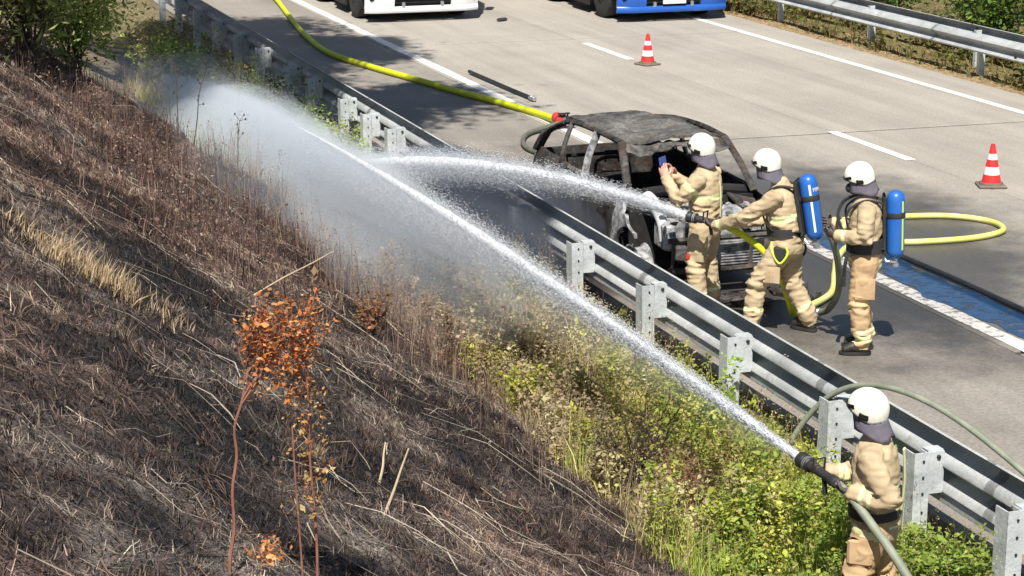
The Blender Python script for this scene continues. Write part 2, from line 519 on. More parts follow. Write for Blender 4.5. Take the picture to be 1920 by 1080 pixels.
# far verge beyond the right edge of the carriageway
xs = np.concatenate([np.arange(18.9, 24, .12), np.arange(24, 120, 5.0)])
ys = np.concatenate([np.arange(-20, 24, 2.0), np.arange(24, 50, .15), np.arange(50, 220, 8.0)])
VX, VY = np.meshgrid(xs, ys)
def ter_far(X, Y):
    X = np.asarray(X, float); Y = np.asarray(Y, float)
    return -.03 + (fbm(X * 2, Y * 2, 61) - .5) * .10 * sstep(18.95, 19.5, X) + .12 * sstep(19.6, 21, X) + .35 * sstep(22, 28, X)
nx, ny = len(xs), len(ys); ii = np.arange(nx * ny).reshape(ny, nx)
quads = np.stack([ii[:-1, :-1], ii[:-1, 1:], ii[1:, 1:], ii[1:, :-1]], -1).reshape(-1, 4)
n = fbm(VX * 1.2, VY * .7, 63, 4)[..., None]; n_ = fbm(VX * 3, VY * 3, 65, 4)[..., None]
dirt = lerp(C_(.34, .235, .14), C_(.25, .19, .09), n); weed = lerp(C_(.10, .09, .035), C_(.22, .17, .08), n_)
colv = lerp(dirt, weed, (sstep(19.25, 19.9, VX + (n_[..., 0] - .5) * .8))[..., None])
me = np_mesh('verge', np.stack([VX, VY, ter_far(VX, VY)], -1).reshape(-1, 3), quads, None, colv.reshape(-1, 3))
tag(link_mesh('verge', me, M['emb'], angle=180), kind='structure')

# ------------------------------------------------------------------ road: slabs, shoulder, paint
Y0, Y1 = -12.0, 130.0
mb = MB(); mb.box((14.74, (Y0 + Y1) / 2, -.045), (8.36, Y1 - Y0 - .02, .06))
road = tag(mb.build('road', M['joint'], smooth=False), kind='structure')
JY = [28.1 + 11.35 * k for k in range(-4, 10)]
edges = [Y0] + [y for y in JY if Y0 < y < Y1] + [Y1]
for x0, x1 in ((10.55, 14.375), (14.39, 18.93)):
    for ya, yb in zip(edges[:-1], edges[1:]):
        mb = MB(); mb.box(((x0 + x1) / 2, (ya + yb) / 2, -.03), (x1 - x0, yb - ya - .10, .06), bev=.006)
        mb.build('slab', M['concrete'], road, smooth=False)
mb = MB(); mb.box((9.09, (Y0 + Y1) / 2, -.035), (2.9, Y1 - Y0, .06), bev=.004)
tag(mb.build('hard_shoulder', M['shoulder'], smooth=False), kind='structure')

def strip(name, xc, w, ya, yb, seg=.5, z=.004, parent=road, m=None, wob=.006):
    n = max(2, int((yb - ya) / seg)); V = []; F = []
    for i in range(n + 1):
        y = ya + (yb - ya) * i / n
        for s in (-1, 1):
            V.append((xc + s * w / 2 + random.uniform(-wob, wob), y, z))
        if i: F.append((2 * i - 2, 2 * i - 1, 2 * i + 1, 2 * i))
    o = MB().add(V, F).build(name, m or M['line_paint'], parent, smooth=False)
    return o
# worn road paint: soaked and scuffed through near the wreck
m, nt, b, out = new_mat('road_line_paint')
wet, g = wet_mask(nt)
n1 = noise_node(nt, g.outputs['Position'], 9, 8, .75)
k = math_(nt, 'ADD', n1.outputs[0], math_(nt, 'MULTIPLY', wet, .17))
sc = ramp(nt, k, [(.66, 0.0), (.74, 1.0)]).outputs[0]
n2 = noise_node(nt, g.outputs['Position'], 2, 4)
pc = ramp(nt, n2.outputs[0], [(.3, (.80, .78, .74)), (.7, (.70, .67, .62))]).outputs[0]
pc = mixc(nt, math_(nt, 'MULTIPLY', wet, .55), pc, (.30, .29, .28))
nt.links.new(mixc(nt, sc, pc, (.16, .145, .13)), b.inputs['Base Color']); b.inputs['Roughness'].default_value = .6
M['line_paint'] = m
strip('edge_line', 10.72, .20, Y0 + .1, Y1 - .1)
strip('edge_line', 18.0, .17, Y0 + .1, Y1 - .1)
for k in range(-2, 9):
    ys0 = 25.78 + 10.55 * k
    strip('lane_dash', 14.385, .16, ys0, ys0 + 2.42, .3)

# flooded strip along the edge line
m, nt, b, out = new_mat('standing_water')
b.inputs['Base Color'].default_value = (.02, .055, .13, 1); b.inputs['Roughness'].default_value = .03  # blue of the reflected sky is put into the base colour
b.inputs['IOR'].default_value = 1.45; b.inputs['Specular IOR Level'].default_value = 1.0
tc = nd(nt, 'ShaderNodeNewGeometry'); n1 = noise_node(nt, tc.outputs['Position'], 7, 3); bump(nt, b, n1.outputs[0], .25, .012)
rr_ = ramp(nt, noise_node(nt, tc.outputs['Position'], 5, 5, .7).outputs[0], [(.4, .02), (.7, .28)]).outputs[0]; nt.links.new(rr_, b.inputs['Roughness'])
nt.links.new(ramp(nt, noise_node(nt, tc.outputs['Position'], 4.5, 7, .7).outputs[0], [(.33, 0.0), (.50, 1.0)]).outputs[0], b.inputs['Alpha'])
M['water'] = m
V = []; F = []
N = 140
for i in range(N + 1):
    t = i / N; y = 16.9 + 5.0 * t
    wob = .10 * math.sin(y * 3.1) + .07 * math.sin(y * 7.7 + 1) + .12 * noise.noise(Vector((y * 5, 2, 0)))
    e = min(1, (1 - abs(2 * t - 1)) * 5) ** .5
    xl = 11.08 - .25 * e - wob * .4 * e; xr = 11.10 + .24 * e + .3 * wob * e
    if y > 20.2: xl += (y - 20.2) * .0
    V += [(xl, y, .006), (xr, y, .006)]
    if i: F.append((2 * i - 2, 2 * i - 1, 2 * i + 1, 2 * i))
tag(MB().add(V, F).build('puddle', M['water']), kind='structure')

# ------------------------------------------------------------------ guardrails
def profile_beam(prof, y0, y1, thick, dy=None):
    """sheet of constant X-Z profile swept along Y, with real thickness"""
    mb = MB(); n = len(prof)
    nrm = []
    for i in range(n):
        a = Vector(prof[max(i - 1, 0)]); b_ = Vector(prof[min(i + 1, n - 1)]); t = (b_ - a).normalized()
        nrm.append(Vector((t.y, -t.x)))
    loop = [Vector(p) for p in prof] + [Vector(prof[i]) + nrm[i] * thick for i in range(n - 1, -1, -1)]
    ring = lambda y: [Vector((p.x, y, p.y)) for p in loop]
    mb.loft([ring(y0), ring(y1)])
    return mb

POSTS = [8.9, 10.2, 11.44, 12.67, 14.01, 15.89, 17.78, 19.68, 21.58, 23.48, 25.3, 26.75, 28.05, 29.31, 31.4, 32.86, 35.09, 37.0, 39.0, 41.0, 43.0, 45.0]
rail = empty('guardrail', (7.25, 19.68, -.06), label='near galvanised steel guardrail with posts along the hard shoulder', cat='guardrail')
def gp(mb, name, mats, parent=rail, base=(7.25, 19.68, -.06), **kw):
    mb.v = [(v[0] - base[0], v[1] - base[1], v[2] - base[2]) for v in mb.v]
    return mb.build(name, mats, parent, **kw)
def arc(x0, z0, x1, z1, k, n=4):
    """bulging polyline from one point to the next"""
    out = []
    for i in range(n):
        t = i / n; out.append((lerp(x0, x1, t) + k * math.sin(PI * t), lerp(z0, z1, t)))
    return out
pf = [(7.40, .785), (7.42, .79), (7.435, .775)]
pf += arc(7.44, .765, 7.52, .70, .006) + arc(7.52, .70, 7.50, .665, .008, 2) + arc(7.49, .655, 7.405, .595, -.02) + arc(7.40, .575, 7.41, .555, -.006, 2)
pf += arc(7.42, .545, 7.515, .505, .006) + arc(7.52, .495, 7.505, .465, .006, 2) + arc(7.49, .455, 7.405, .395, -.02) + [(7.40, .375), (7.41, .36)]
lens = [6.5] + [y + .55 for y in POSTS[2::2]] 
for ya, yb in zip(lens[:-1], lens[1:]):
    bm_ = gp(profile_beam(pf, ya - .06, yb + .06, .004 if int(ya * 10) % 2 else .0055), 'beam', M['galv'])
mb = MB()
for y in POSTS:
    pass
prev = 6.5
for y in [13.0, 19.0, 25.0, 31.0, 37.0, 46.0]:
    mb = MB(); mb.box((7.44, (prev + y) / 2, .30), (.05, y - prev - .01, .055), bev=.012); gp(mb, 'lower_rail', M['galv']); prev = y
for y in POSTS:
    jz = random.uniform(-.012, .012)
    mb = MB()   # C-section post, open to one side
    h = .68 + jz; w = .12; d = .17; t = .012
    mb.box((7.22, y - d / 2 + .006, h / 2 - .25), (w, t, h + .5 - .0))
    mb.box((7.22 - w / 2 + t / 2, y, h / 2 - .25 - .002), (t, d - .02, h + .5 - .004))
    mb.box((7.22 + w / 2 - t / 2 - .001, y - .02, h / 2 - .25 - .004), (t, d - .06, h + .5 - .008))
    tx, ty = random.uniform(-.02, .02), random.uniform(-.018, .018)
    mb.v = [(v[0] + tx * v[2], v[1] + ty * v[2], v[2]) for v in mb.v]
    p = gp(mb, 'post', M['galv_post'], smooth=False)
    for zz in (h - .06, h - .18, h - .30, h - .44):
        bb = MB(); bb.lathe([(.009, 0), (.009, .006)], 8, Matrix.Translation((7.22 + .01, y - d / 2 - .004, zz)) @ Matrix.Rotation(PI / 2, 4, 'X'))
        bb.v = [(v[0] + tx * v[2], v[1] + ty * v[2], v[2]) for v in bb.v]; gp(bb, 'bolt_hole', M['bolt'], p)
    mb = MB()   # spacer bracket between post and beam
    mb.box((7.345, y - .055, h - .165), (.125, .012, .31)); mb.box((7.345, y + .05, h - .166), (.122, .012, .305)); mb.box((7.345, y - .003, h - .006), (.12, .09, .01))
    s = gp(mb, 'spacer_bracket', M['galv_post'], smooth=False)
    bb = MB(); bb.lathe([(.016, 0), (.016, .012), (.008, .018)], 8, Matrix.Translation((7.36, y - .062, h - .05)) @ Matrix.Rotation(PI / 2, 4, 'X')); gp(bb, 'bolt', M['bolt'], s)

# far guardrail, seen from its road side
base = (19.45, 34.0, -.03)
fr = empty('guardrail', base, label='far guardrail with weathered grey beam in front of green bushes', cat='guardrail')
FX = 19.32
pf = [(FX + .06, .70), (FX + .07, .72), (FX + .05, .725)] + arc(FX + .04, .715, FX - .05, .66, .0) + [(FX - .055, .64), (FX - .05, .62)] + arc(FX - .04, .61, FX + .05, .56, 0) + [(FX + .055, .545)] + arc(FX + .05, .53, FX - .05, .475, 0) + [(FX - .055, .455), (FX - .05, .435), (FX - .03, .425), (FX + .0, .415)]
pf = pf[::-1]
prev = 6.0
for y in (18, 26, 30, 34, 38, 42, 46, 58, 70, 82):
    gp(profile_beam(pf, prev - .05, y + .05, .004 + .001 * (y % 4)), 'beam', M['galv'], fr, base); prev = y
FP = [y for y in np.arange(8.3, 80, 4.05)]
for y in FP:
    mb = MB(); mb.box((FX + .17, y, .20), (.10, .012, .95)); mb.box((FX + .12, y + .04, .199), (.012, .08, .945)); mb.box((FX + .22, y + .04, .199), (.012, .08, .945))
    gp(mb, 'post', M['galv_post'], fr, base, smooth=False)
    mb = MB(); mb.box((FX + .10, y + .01, .57), (.085, .10, .22)); gp(mb, 'spacer_block', M['galv_post'], fr, base, smooth=False)
# the rail of the opposite carriageway just behind it
prev = 6.0
base2 = (20.05, 34.0, .05)
fr2 = empty('guardrail', base2, label='second grey guardrail right behind the far guardrail, overgrown by bushes', cat='guardrail')
pf2 = [(39.47 - x, z - .02) for x, z in pf][::-1]
for y in (18, 26, 34, 42, 58, 82):
    gp(profile_beam(pf2, prev - .05, y + .05, .004 + .001 * (y % 4)), 'beam', M['galv'], fr2, base2); prev = y
for y in FP:
    mb = MB(); mb.box((20.0, y + 1, .17), (.10, .012, .95)); mb.box((19.95, y + 1.04, .169), (.012, .08, .945)); gp(mb, 'post', M['galv_post'], fr2, base2, smooth=False)

# ------------------------------------------------------------------ vegetation tools
def blade_arrays(P, h, w, lean, az, col, curve=.35):
    """P (N,3); tapering blades that lean towards az"""
    N = len(P)
    d = np.stack([np.cos(az), np.sin(az), np.zeros(N)], -1)
    a2 = az + PI / 2 + rng.normal(0, .7, N)
    side = np.stack([np.cos(a2), np.sin(a2), np.zeros(N)], -1) * (w / 2)[:, None]
    up = np.array([0, 0, 1.0])
    hh = h[:, None]; l = lean[:, None]
    mid = P + up * hh * .55 * np.sqrt(np.maximum(.04, 1 - l ** 2)) + d * hh * .5 * l * (1 - curve)
    tip = P + up * hh * np.sqrt(np.maximum(.02, 1 - l ** 2)) * (1 - curve * l * .3) + d * hh * l
    V = np.stack([P - side, P + side, mid - side * .75, mid + side * .75, tip], 1).reshape(-1, 3)
    o = np.arange(N) * 5
    q = np.stack([o, o + 1, o + 3, o + 2], -1); t = np.stack([o + 2, o + 3, o + 4], -1)
    return V, q, t, np.repeat(col, 5, 0)

def leaf_arrays(P, size, col, elong=1.7, droop=.2):
    N = len(P)
    az = rng.uniform(0, 2 * PI, N); el = rng.normal(-droop + .25, .5, N)
    d = np.stack([np.cos(az) * np.cos(el), np.sin(az) * np.cos(el), np.sin(el)], -1)
    s = np.cross(d, np.array([0, 0, 1.0])); s /= np.maximum(1e-6, np.linalg.norm(s, axis=1))[:, None]
    nrm = np.cross(s, d); roll = rng.normal(0, .6, N)[:, None]
    s = s * np.cos(roll) + nrm * np.sin(roll)
    L = (size * elong)[:, None]; W = size[:, None] * .5
    V = np.stack([P, P + d * L * .45 + s * W - nrm * L * .04, P + d * L, P + d * L * .45 - s * W - nrm * L * .04], 1).reshape(-1, 3)
    o = np.arange(N) * 4
    return V, np.stack([o, o + 1, o + 2, o + 3], -1), None, np.repeat(col, 4, 0)

def pack(parts):
    Vs, Qs, Ts, Cs = [], [], [], []; o = 0
    for V, q, t, c in parts:
        Vs.append(V); Cs.append(c)
        if q is not None: Qs.append(q + o)
        if t is not None: Ts.append(t + o)
        o += len(V)
    return np.concatenate(Vs), (np.concatenate(Qs) if Qs else None), (np.concatenate(Ts) if Ts else None), np.concatenate(Cs)

def palette(N, cols, jit=.18):
    c = np.array(cols, float)
    i = rng.integers(0, len(c), N); j = rng.integers(0, len(c), N); t = rng.random(N)[:, None]
    k = c[i] * t + c[j] * (1 - t)
    return np.clip(k * (1 + rng.normal(0, jit, N))[:, None], .003, .9)

def scatter(N, x0, x1, y0, y1, keep):
    X = rng.uniform(x0, x1, N); Y = rng.uniform(y0, y1, N)
    k = rng.random(N) < keep(X, Y)
    return X[k], Y[k]

def in_view(X, Y, Z, mx=.06):
    """only grow ground cover that a camera near the bridge parapet could see"""
    cy, sy = math.cos(R_(18.4)), math.sin(R_(18.4)); cp, sp = math.cos(R_(14.036)), math.sin(R_(14.036))
    f_ = X * sy + Y * cy; r_ = X * cy - Y * sy; z_ = Z - 5.43
    dep = f_ * cp - z_ * sp
    x = r_ / dep / .24; y = (f_ * sp + z_ * cp) / dep / .135
    return (dep > 2) & (np.abs(x) < 1.12 + mx) & (y > -1.25) & (y < 1.3)

def stuff(name, parts, m, label, cat):
    V, q, t, c = pack(parts)
    me = np_mesh(name, V, q, t, c)
    return tag(link_mesh(name, me, m, smooth=False), label, cat, kind='stuff')

def pts(X, Y): return np.stack([X, Y, ter(X, Y) - .012], -1)

# ---- burnt slope: charred stubble and tussocks, straw lying down the slope, litter
DOWN = math.atan2(-.25, 1.0)
X, Y = scatter(150000, -1.5, 6.1, 5.5, 31, lambda x, y: burnt(x, y) * np.clip(fbm(x * 1.1, y * 1.1, 71) * 2.6 - .75, .05, 1))
k = in_view(X, Y, ter(X, Y)); X, Y = X[k], Y[k]; N = len(X); tone = burnt_tone(X, Y); dist = np.hypot(X, Y)
cols = palette(N, [(.03, .025, .025), (.06, .042, .036), (.12, .075, .06), (.17, .12, .095)], .3) * (.6 + 1.2 * tone)[:, None]
parts = [blade_arrays(pts(X, Y), rng.gamma(3, .012, N) + .01, rng.uniform(.003, .008, N) * (.7 + dist / 26), rng.uniform(.2, .98, N), rng.uniform(0, 2 * PI, N), cols)]
# burnt-down tussocks, each its own tone
X, Y = scatter(9500, -1.5, 6.0, 5.5, 31, lambda x, y: burnt(x, y) * np.clip(fbm(x * .8, y * .8, 73) * 2.6 - .6, .1, 1))
k = in_view(X, Y, ter(X, Y)); X, Y = X[k], Y[k]; nt_ = len(X); nb = 26
tc_ = palette(nt_, [(.035, .028, .028), (.09, .058, .048), (.17, .105, .085), (.20, .125, .10), (.36, .28, .20), (.05, .036, .036), (.03, .026, .027)], .3)
sz = rng.gamma(3, .013, nt_) + .018
Xb = np.repeat(X, nb) + rng.normal(0, .022, nt_ * nb); Yb = np.repeat(Y, nb) + rng.normal(0, .022, nt_ * nb); n = len(Xb)
parts.append(blade_arrays(pts(Xb, Yb), np.repeat(sz, nb) * rng.uniform(.5, 1.5, n), rng.uniform(.003, .007, n) * (.7 + np.hypot(Xb, Yb) / 26), rng.uniform(.25, .97, n), rng.normal(DOWN, 1.9, n), np.clip(np.repeat(tc_, nb, 0) * (1 + rng.normal(0, .3, n))[:, None], .01, .7), .2))
stuff('burnt_stubble', parts, M['blade'], 'charred grass stubble covering the burnt slope', 'burnt grass')

def lying(n0, keep, Lk, wr, azs, cols, lift=.06):
    X, Y = scatter(n0, -1.5, 6.0, 5.5, 31, keep)
    k = in_view(X, Y, ter(X, Y)); X, Y = X[k], Y[k]; N = len(X)
    L = rng.gamma(2.2, Lk, N) + .04
    az = rng.normal(DOWN, azs, N); bend = rng.normal(0, .35, N)
    w = rng.uniform(*wr, N) * (.8 + np.hypot(X, Y) / 30)
    q = []; pos = [np.stack([X, Y], -1)]
    for j in range(3):
        a = az + bend * j; pos.append(pos[-1] + np.stack([np.cos(a), np.sin(a)], -1) * (L / 3)[:, None])
    lf = rng.uniform(.004, lift, (N, 4)); rows = []
    for j in range(4):
        a = az + bend * max(0, j - 1); sd = np.stack([-np.sin(a), np.cos(a), np.zeros(N)], -1) * (w * (1, .9, .7, .35)[j])[:, None]
        c = np.stack([pos[j][:, 0], pos[j][:, 1], ter(pos[j][:, 0], pos[j][:, 1]) + lf[:, j]], -1)
        rows += [c - sd, c + sd]
    V = np.stack(rows, 1).reshape(-1, 3); o = np.arange(N) * 8
    Q = np.concatenate([np.stack([o + 2 * j, o + 2 * j + 1, o + 2 * j + 3, o + 2 * j + 2], -1) for j in range(3)])
    return V, Q, None, np.repeat(palette(N, cols, .22), 8, 0)
def fibres(n0):
    """short scorched grass fibres matted over the whole burn"""
    X, Y = scatter(n0, -1.0, 6.0, 5.5, 30.5, lambda x, y: burnt(x, y) * np.clip(1.25 - np.hypot(x, y) / 30, .3, 1))
    k = in_view(X, Y, ter(X, Y)); X, Y = X[k], Y[k]; N = len(X)
    L = rng.gamma(3, .012, N) + .012; az = rng.normal(DOWN, 1.7, N); w = rng.uniform(.0012, .0030, N) * (.7 + np.hypot(X, Y) / 22)
    X1, Y1_ = X + np.cos(az) * L, Y + np.sin(az) * L
    A = np.stack([X, Y, ter(X, Y) + rng.uniform(0, .025, N)], -1); B = np.stack([X1, Y1_, ter(X1, Y1_) + rng.uniform(.0, .065, N)], -1)
    s = np.stack([-np.sin(az), np.cos(az), np.zeros(N)], -1) * w[:, None]; o = np.arange(N) * 4
    t = burnt_tone(X, Y)
    hue = ((fbm(X * .45 + 9, Y * .45, 57, 3) - .5) * .8)[:, None]
    c = (1 + hue * C_(.9, .2, -.1)) * palette(N, [(.045, .036, .037), (.11, .07, .06), (.17, .115, .09), (.26, .19, .14), (.075, .052, .05)], .3) * (.26 + 1.85 * t)[:, None]
    return np.stack([A - s, A + s, B + s * .5, B - s * .5], 1).reshape(-1, 3), np.stack([o, o + 1, o + 2, o + 3], -1), None, np.repeat(np.clip(c, .012, .6), 4, 0)
stuff('scorched_thatch', [fibres(330000)], M['blade'], 'matted scorched grass thatch over the burnt slope', 'burnt grass')
pale = [(.48, .40, .29), (.36, .28, .20), (.26, .18, .14), (.56, .49, .38)]
stuff('dry_straw', [lying(17000, lambda x, y: burnt(x, y) * np.clip((burnt_tone(x, y) - .40) * 2.6, .02, 1), .07, (.0015, .0032), .8, pale),
                    lying(9000, lambda x, y: burnt(x, y) * .8, .06, (.002, .004), 1.6, [(.10, .07, .055), (.05, .04, .038), (.18, .12, .09)]),
                    lying(1300, lambda x, y: burnt(x, y) * np.clip(fbm(x, y, 77) * 3 - 1.1, 0, 1), .20, (.0025, .0045), .45, pale[:1] + pale[3:], .09)], M['blade'], 'pale dry straw lying down the burnt slope', 'straw')

# loose clods and cinders
X, Y = scatter(7000, -1.5, 6.0, 5.5, 31, lambda x, y: burnt(x, y) * (.3 + .7 * fbm(x * 2, y * 2, 79)))
k = in_view(X, Y, ter(X, Y)); X, Y = X[k], Y[k]; N = len(X); r_ = rng.gamma(2.5, .0025, N) + .003
C0 = np.stack([X, Y, ter(X, Y) + r_ * .3], -1); o6 = np.array([(1, 0, 0), (-1, 0, 0), (0, 1, 0), (0, -1, 0), (0, 0, 1), (0, 0, -1)], float)
V = (C0[:, None, :] + (o6[None] + rng.normal(0, .28, (N, 6, 3))) * r_[:, None, None]).reshape(-1, 3); o = np.arange(N)[:, None] * 6
T8 = np.array([(0, 2, 4), (2, 1, 4), (1, 3, 4), (3, 0, 4), (2, 0, 5), (1, 2, 5), (3, 1, 5), (0, 3, 5)])
tn = burnt_tone(X, Y)
stuff('cinders', [(V, None, (T8[None] + o[:, :, None]).reshape(-1, 3), np.repeat(palette(N, [(.03, .027, .027), (.09, .065, .055), (.20, .15, .12), (.05, .04, .04)], .3) * (.6 + tn)[:, None], 6, 0))], M['blade'], 'loose clods and cinders strewn over the burnt slope', 'cinders')

# small ash flakes and pale litter
X, Y = scatter(6000, -1.5, 6.0, 5.5, 31, lambda x, y: burnt(x, y) * .8)
k = in_view(X, Y, ter(X, Y)); X, Y = X[k], Y[k]; N = len(X)
P = np.stack([X, Y, ter(X, Y) + .012], -1)
cols = palette(N, [(.45, .40, .34), (.16, .12, .10), (.04, .035, .035), (.30, .22, .16)], .25)
stuff('leaf_litter', [leaf_arrays(P, rng.gamma(3, .0032, N) + .003, cols * .8, 1.6, .2)], M['leaf'], 'small scorched leaves and ash flakes scattered on the slope', 'leaf litter')

# tufts of tan grass the fire missed
def tuft_field(cx, cy, rx, ry, n, h0, cols, lean=.35):
    r = np.sqrt(rng.random(n)); a = rng.uniform(0, 2 * PI, n)
    X = cx + rx * r * np.cos(a); Y = cy + ry * r * np.sin(a)
    return blade_arrays(pts(X, Y), rng.normal(h0, h0 * .25, n).clip(.04), rng.uniform(.005, .011, n), rng.uniform(.05, lean * 2, n).clip(0, .9), rng.normal(DOWN, 1.0, n), palette(n, cols, .15))
tan_cols = [(.40, .29, .18), (.56, .42, .26), (.46, .33, .19), (.62, .50, .34)]
o1 = stuff('dry_grass', [tuft_field(1.58, 14.15, .20, .32, 330, .17, tan_cols, .45), tuft_field(1.80, 13.75, .16, .22, 240, .19, tan_cols, .45), tuft_field(1.42, 14.7, .22, .35, 170, .12, tan_cols, .45), tuft_field(2.05, 13.6, .25, .3, 120, .11, tan_cols, .45), tuft_field(1.7, 14.2, .55, .8, 160, .10, tan_cols, .45)], M['blade'], 'upright tan grass left standing in the burnt slope', 'grass')

# brown twiggy weeds along the burnt crest towards the spray
X, Y = scatter(15000, 1.6, 6.2, 15, 30.5, lambda x, y: sstep(15, 20, y) * sstep(2, 3.5, x) * (.25 + .75 * burnt(x, y)) * np.clip(fbm(x * 1.3, y * 1.0, 81) * 3.4 - 1.2, 0, 1))
k = in_view(X, Y, ter(X, Y)); X, Y = X[k], Y[k]; N = len(X)
cols = palette(N, [(.12, .07, .06), (.20, .12, .10), (.30, .20, .16), (.07, .045, .042)], .25)
hh = rng.gamma(5, .045, N) + .06
tw = blade_arrays(pts(X, Y), hh, rng.uniform(.006, .011, N), rng.uniform(0, .5, N), rng.uniform(0, 2 * PI, N), cols)
rep = 2
Pl = np.repeat(pts(X, Y), rep, 0); hl = np.repeat(hh, rep) * rng.uniform(.3, 1.0, N * rep)
Pl = Pl + np.stack([rng.normal(0, .04, N * rep), rng.normal(0, .04, N * rep), hl], -1)
tl = leaf_arrays(Pl, rng.gamma(4, .0032, N * rep) + .004, palette(N * rep, [(.17, .095, .08), (.26, .16, .12), (.38, .29, .20), (.09, .055, .05)], .3), 1.5)
stuff('scorched_weeds', [tw, tl], M['leaf'], 'reddish brown scorched weeds along the upper edge of the burn', 'weeds')

# ---- unburnt verge: grass and leafy weeds between burn and guardrail
def green_tone(X, Y):
    """0 = dry brown, 1 = fresh green: fresher near the camera and by the rail"""
    return np.clip(1.05 - (Y - 12.2) / 7.5 + (X - 6.3) * .32 + (fbm(X * 1.3, Y * 1.3, 91) - .5) * 1.3 + 2.6 * sstep(24.5, 28, Y), 0, 1)
GREEN = C_(.28, .38, .075); YEL = C_(.52, .50, .11); DRY = C_(.56, .48, .29); BRN = C_(.29, .195, .13)
def verge_cols(X, Y, jit=.22):
    g_ = np.clip(green_tone(X, Y) + rng.normal(0, .16, len(X)), 0, 1)[:, None]
    c = np.where(g_ < .35, lerp(BRN, DRY, g_ / .35), np.where(g_ < .65, lerp(DRY, YEL, (g_ - .35) / .3), lerp(YEL, GREEN, (g_ - .65) / .35)))
    return np.clip(c * (1 + rng.normal(0, jit, len(X)))[:, None], .01, .8)
X, Y = scatter(210000, 4.9, 7.32, 8.5, 36, lambda x, y: (1 - burnt(x, y)) * (.45 + .55 * fbm(x * 2, y * 2, 93)) * (1 - .75 * sstep(7.0, 7.35, x)))
k = in_view(X, Y, ter(X, Y)); X, Y = X[k], Y[k]
k = rng.random(len(X)) < np.clip(1.4 - Y / 36, .35, 1); X, Y = X[k], Y[k]; N = len(X)
stuff('verge_grass', [blade_arrays(pts(X, Y), (rng.gamma(6, .038, N) + .04) * (1 - .5 * sstep(6.9, 7.3, X)), rng.uniform(.005, .011, N), rng.uniform(.05, .75, N), rng.uniform(0, 2 * PI, N), verge_cols(X, Y))], M['blade'], 'mixed green and dry grass on the verge below the near guardrail', 'grass')
# leafy herbs in clumps
CX, CY = scatter(2300, 5.45, 7.2, 9, 38, lambda x, y: (1 - burnt(x, y)) * np.clip(1.25 - (y - 12) / 14 + sstep(25, 28, y), .2, 1) * (1 - .6 * sstep(6.95, 7.2, x)))
k = in_view(CX, CY, ter(CX, CY)); CX, CY = CX[k], CY[k]
nl = 120
hC = rng.gamma(6, .062, len(CX)) + .08; hC *= (1 - .45 * sstep(6.8, 7.2, CX)); rC = rng.uniform(.07, .17, len(CX))
X = np.repeat(CX, nl); Y = np.repeat(CY, nl); n = len(X)
u_ = rng.random(n) ** .7; r_ = np.sqrt(rng.random(n)) * np.repeat(rC, nl) * (1.1 - .5 * u_); a_ = rng.uniform(0, 2 * PI, n)
P = np.stack([X + r_ * np.cos(a_), Y + r_ * np.sin(a_), ter(X, Y) + u_ * np.repeat(hC, nl)], -1)
cb = np.repeat(verge_cols(CX, CY, .22), nl, 0) * (1 + rng.normal(0, .2, n))[:, None]
stuff('verge_weeds', [leaf_arrays(P, rng.gamma(5, .0034, n) + .006, np.clip(cb, .01, .8), 1.7)], M['leaf'], 'low leafy yellow green weeds filling the ditch beside the guardrail', 'weeds')

# tall thin grass stems with seed heads
X, Y = scatter(16000, 4.7, 7.15, 9, 27, lambda x, y: (1 - .8 * burnt(x, y)) * np.clip(fbm(x * 1.4, y * 1.4, 97) * 2.6 - .7, 0, 1) * np.clip(.35 + (y - 13) / 7, .3, 1))
k = in_view(X, Y, ter(X, Y)); X, Y = X[k], Y[k]; N = len(X)
hh = rng.gamma(9, .045, N) + .1; ln = rng.uniform(.02, .4, N); az = rng.uniform(0, 2 * PI, N); P0 = pts(X, Y)
cs = palette(N, [(.46, .38, .22), (.36, .30, .14), (.30, .20, .13), (.40, .38, .14)], .18)
cs = np.where((X < 5.75)[:, None], palette(N, [(.20, .125, .10), (.30, .21, .16), (.38, .30, .20)], .2), cs)
tip = P0 + np.stack([np.cos(az) * ln * hh, np.sin(az) * ln * hh, hh * .95], -1)
rp = 7; Ph = np.repeat(tip, rp, 0) + rng.normal(0, .012, (N * rp, 3)) * np.array([1, 1, 3.2]) - np.array([0, 0, .04])
stuff('seeding_grass', [blade_arrays(P0, hh, rng.uniform(.004, .007, N), ln, az, cs), leaf_arrays(Ph, rng.uniform(.006, .012, N * rp), np.repeat(cs, rp, 0) * 1.1, 1.8)], M['blade'], 'tall thin seeding grass stems rising above the verge', 'grass')

# weeds on the far verge
X, Y = scatter(26000, 19.2, 21.5, 26, 46, lambda x, y: np.clip(fbm(x * 1.6, y * .8, 95) * 2.4 - .85, 0, 1) * sstep(19.0, 19.7, x) + .04)
N = len(X); P = np.stack([X, Y, ter_far(X, Y) - .01], -1)
cols = palette(N, [(.10, .14, .03), (.26, .22, .06), (.30, .19, .09), (.16, .11, .05)], .25)
fb = blade_arrays(P, rng.gamma(4, .03, N) + .04, rng.uniform(.012, .03, N), rng.uniform(.1, .8, N), rng.uniform(0, 2 * PI, N), cols)
n = N; Pl = P + np.stack([rng.normal(0, .05, n), rng.normal(0, .05, n), rng.gamma(3, .06, n)], -1)
fl = leaf_arrays(Pl, rng.gamma(4, .009, n) + .012, palette(n, [(.09, .14, .03), (.17, .19, .05), (.28, .20, .09)], .25), 1.6)
stuff('far_verge_weeds', [fb, fl], M['leaf'], 'patchy dry and green weeds under the far guardrail', 'weeds')

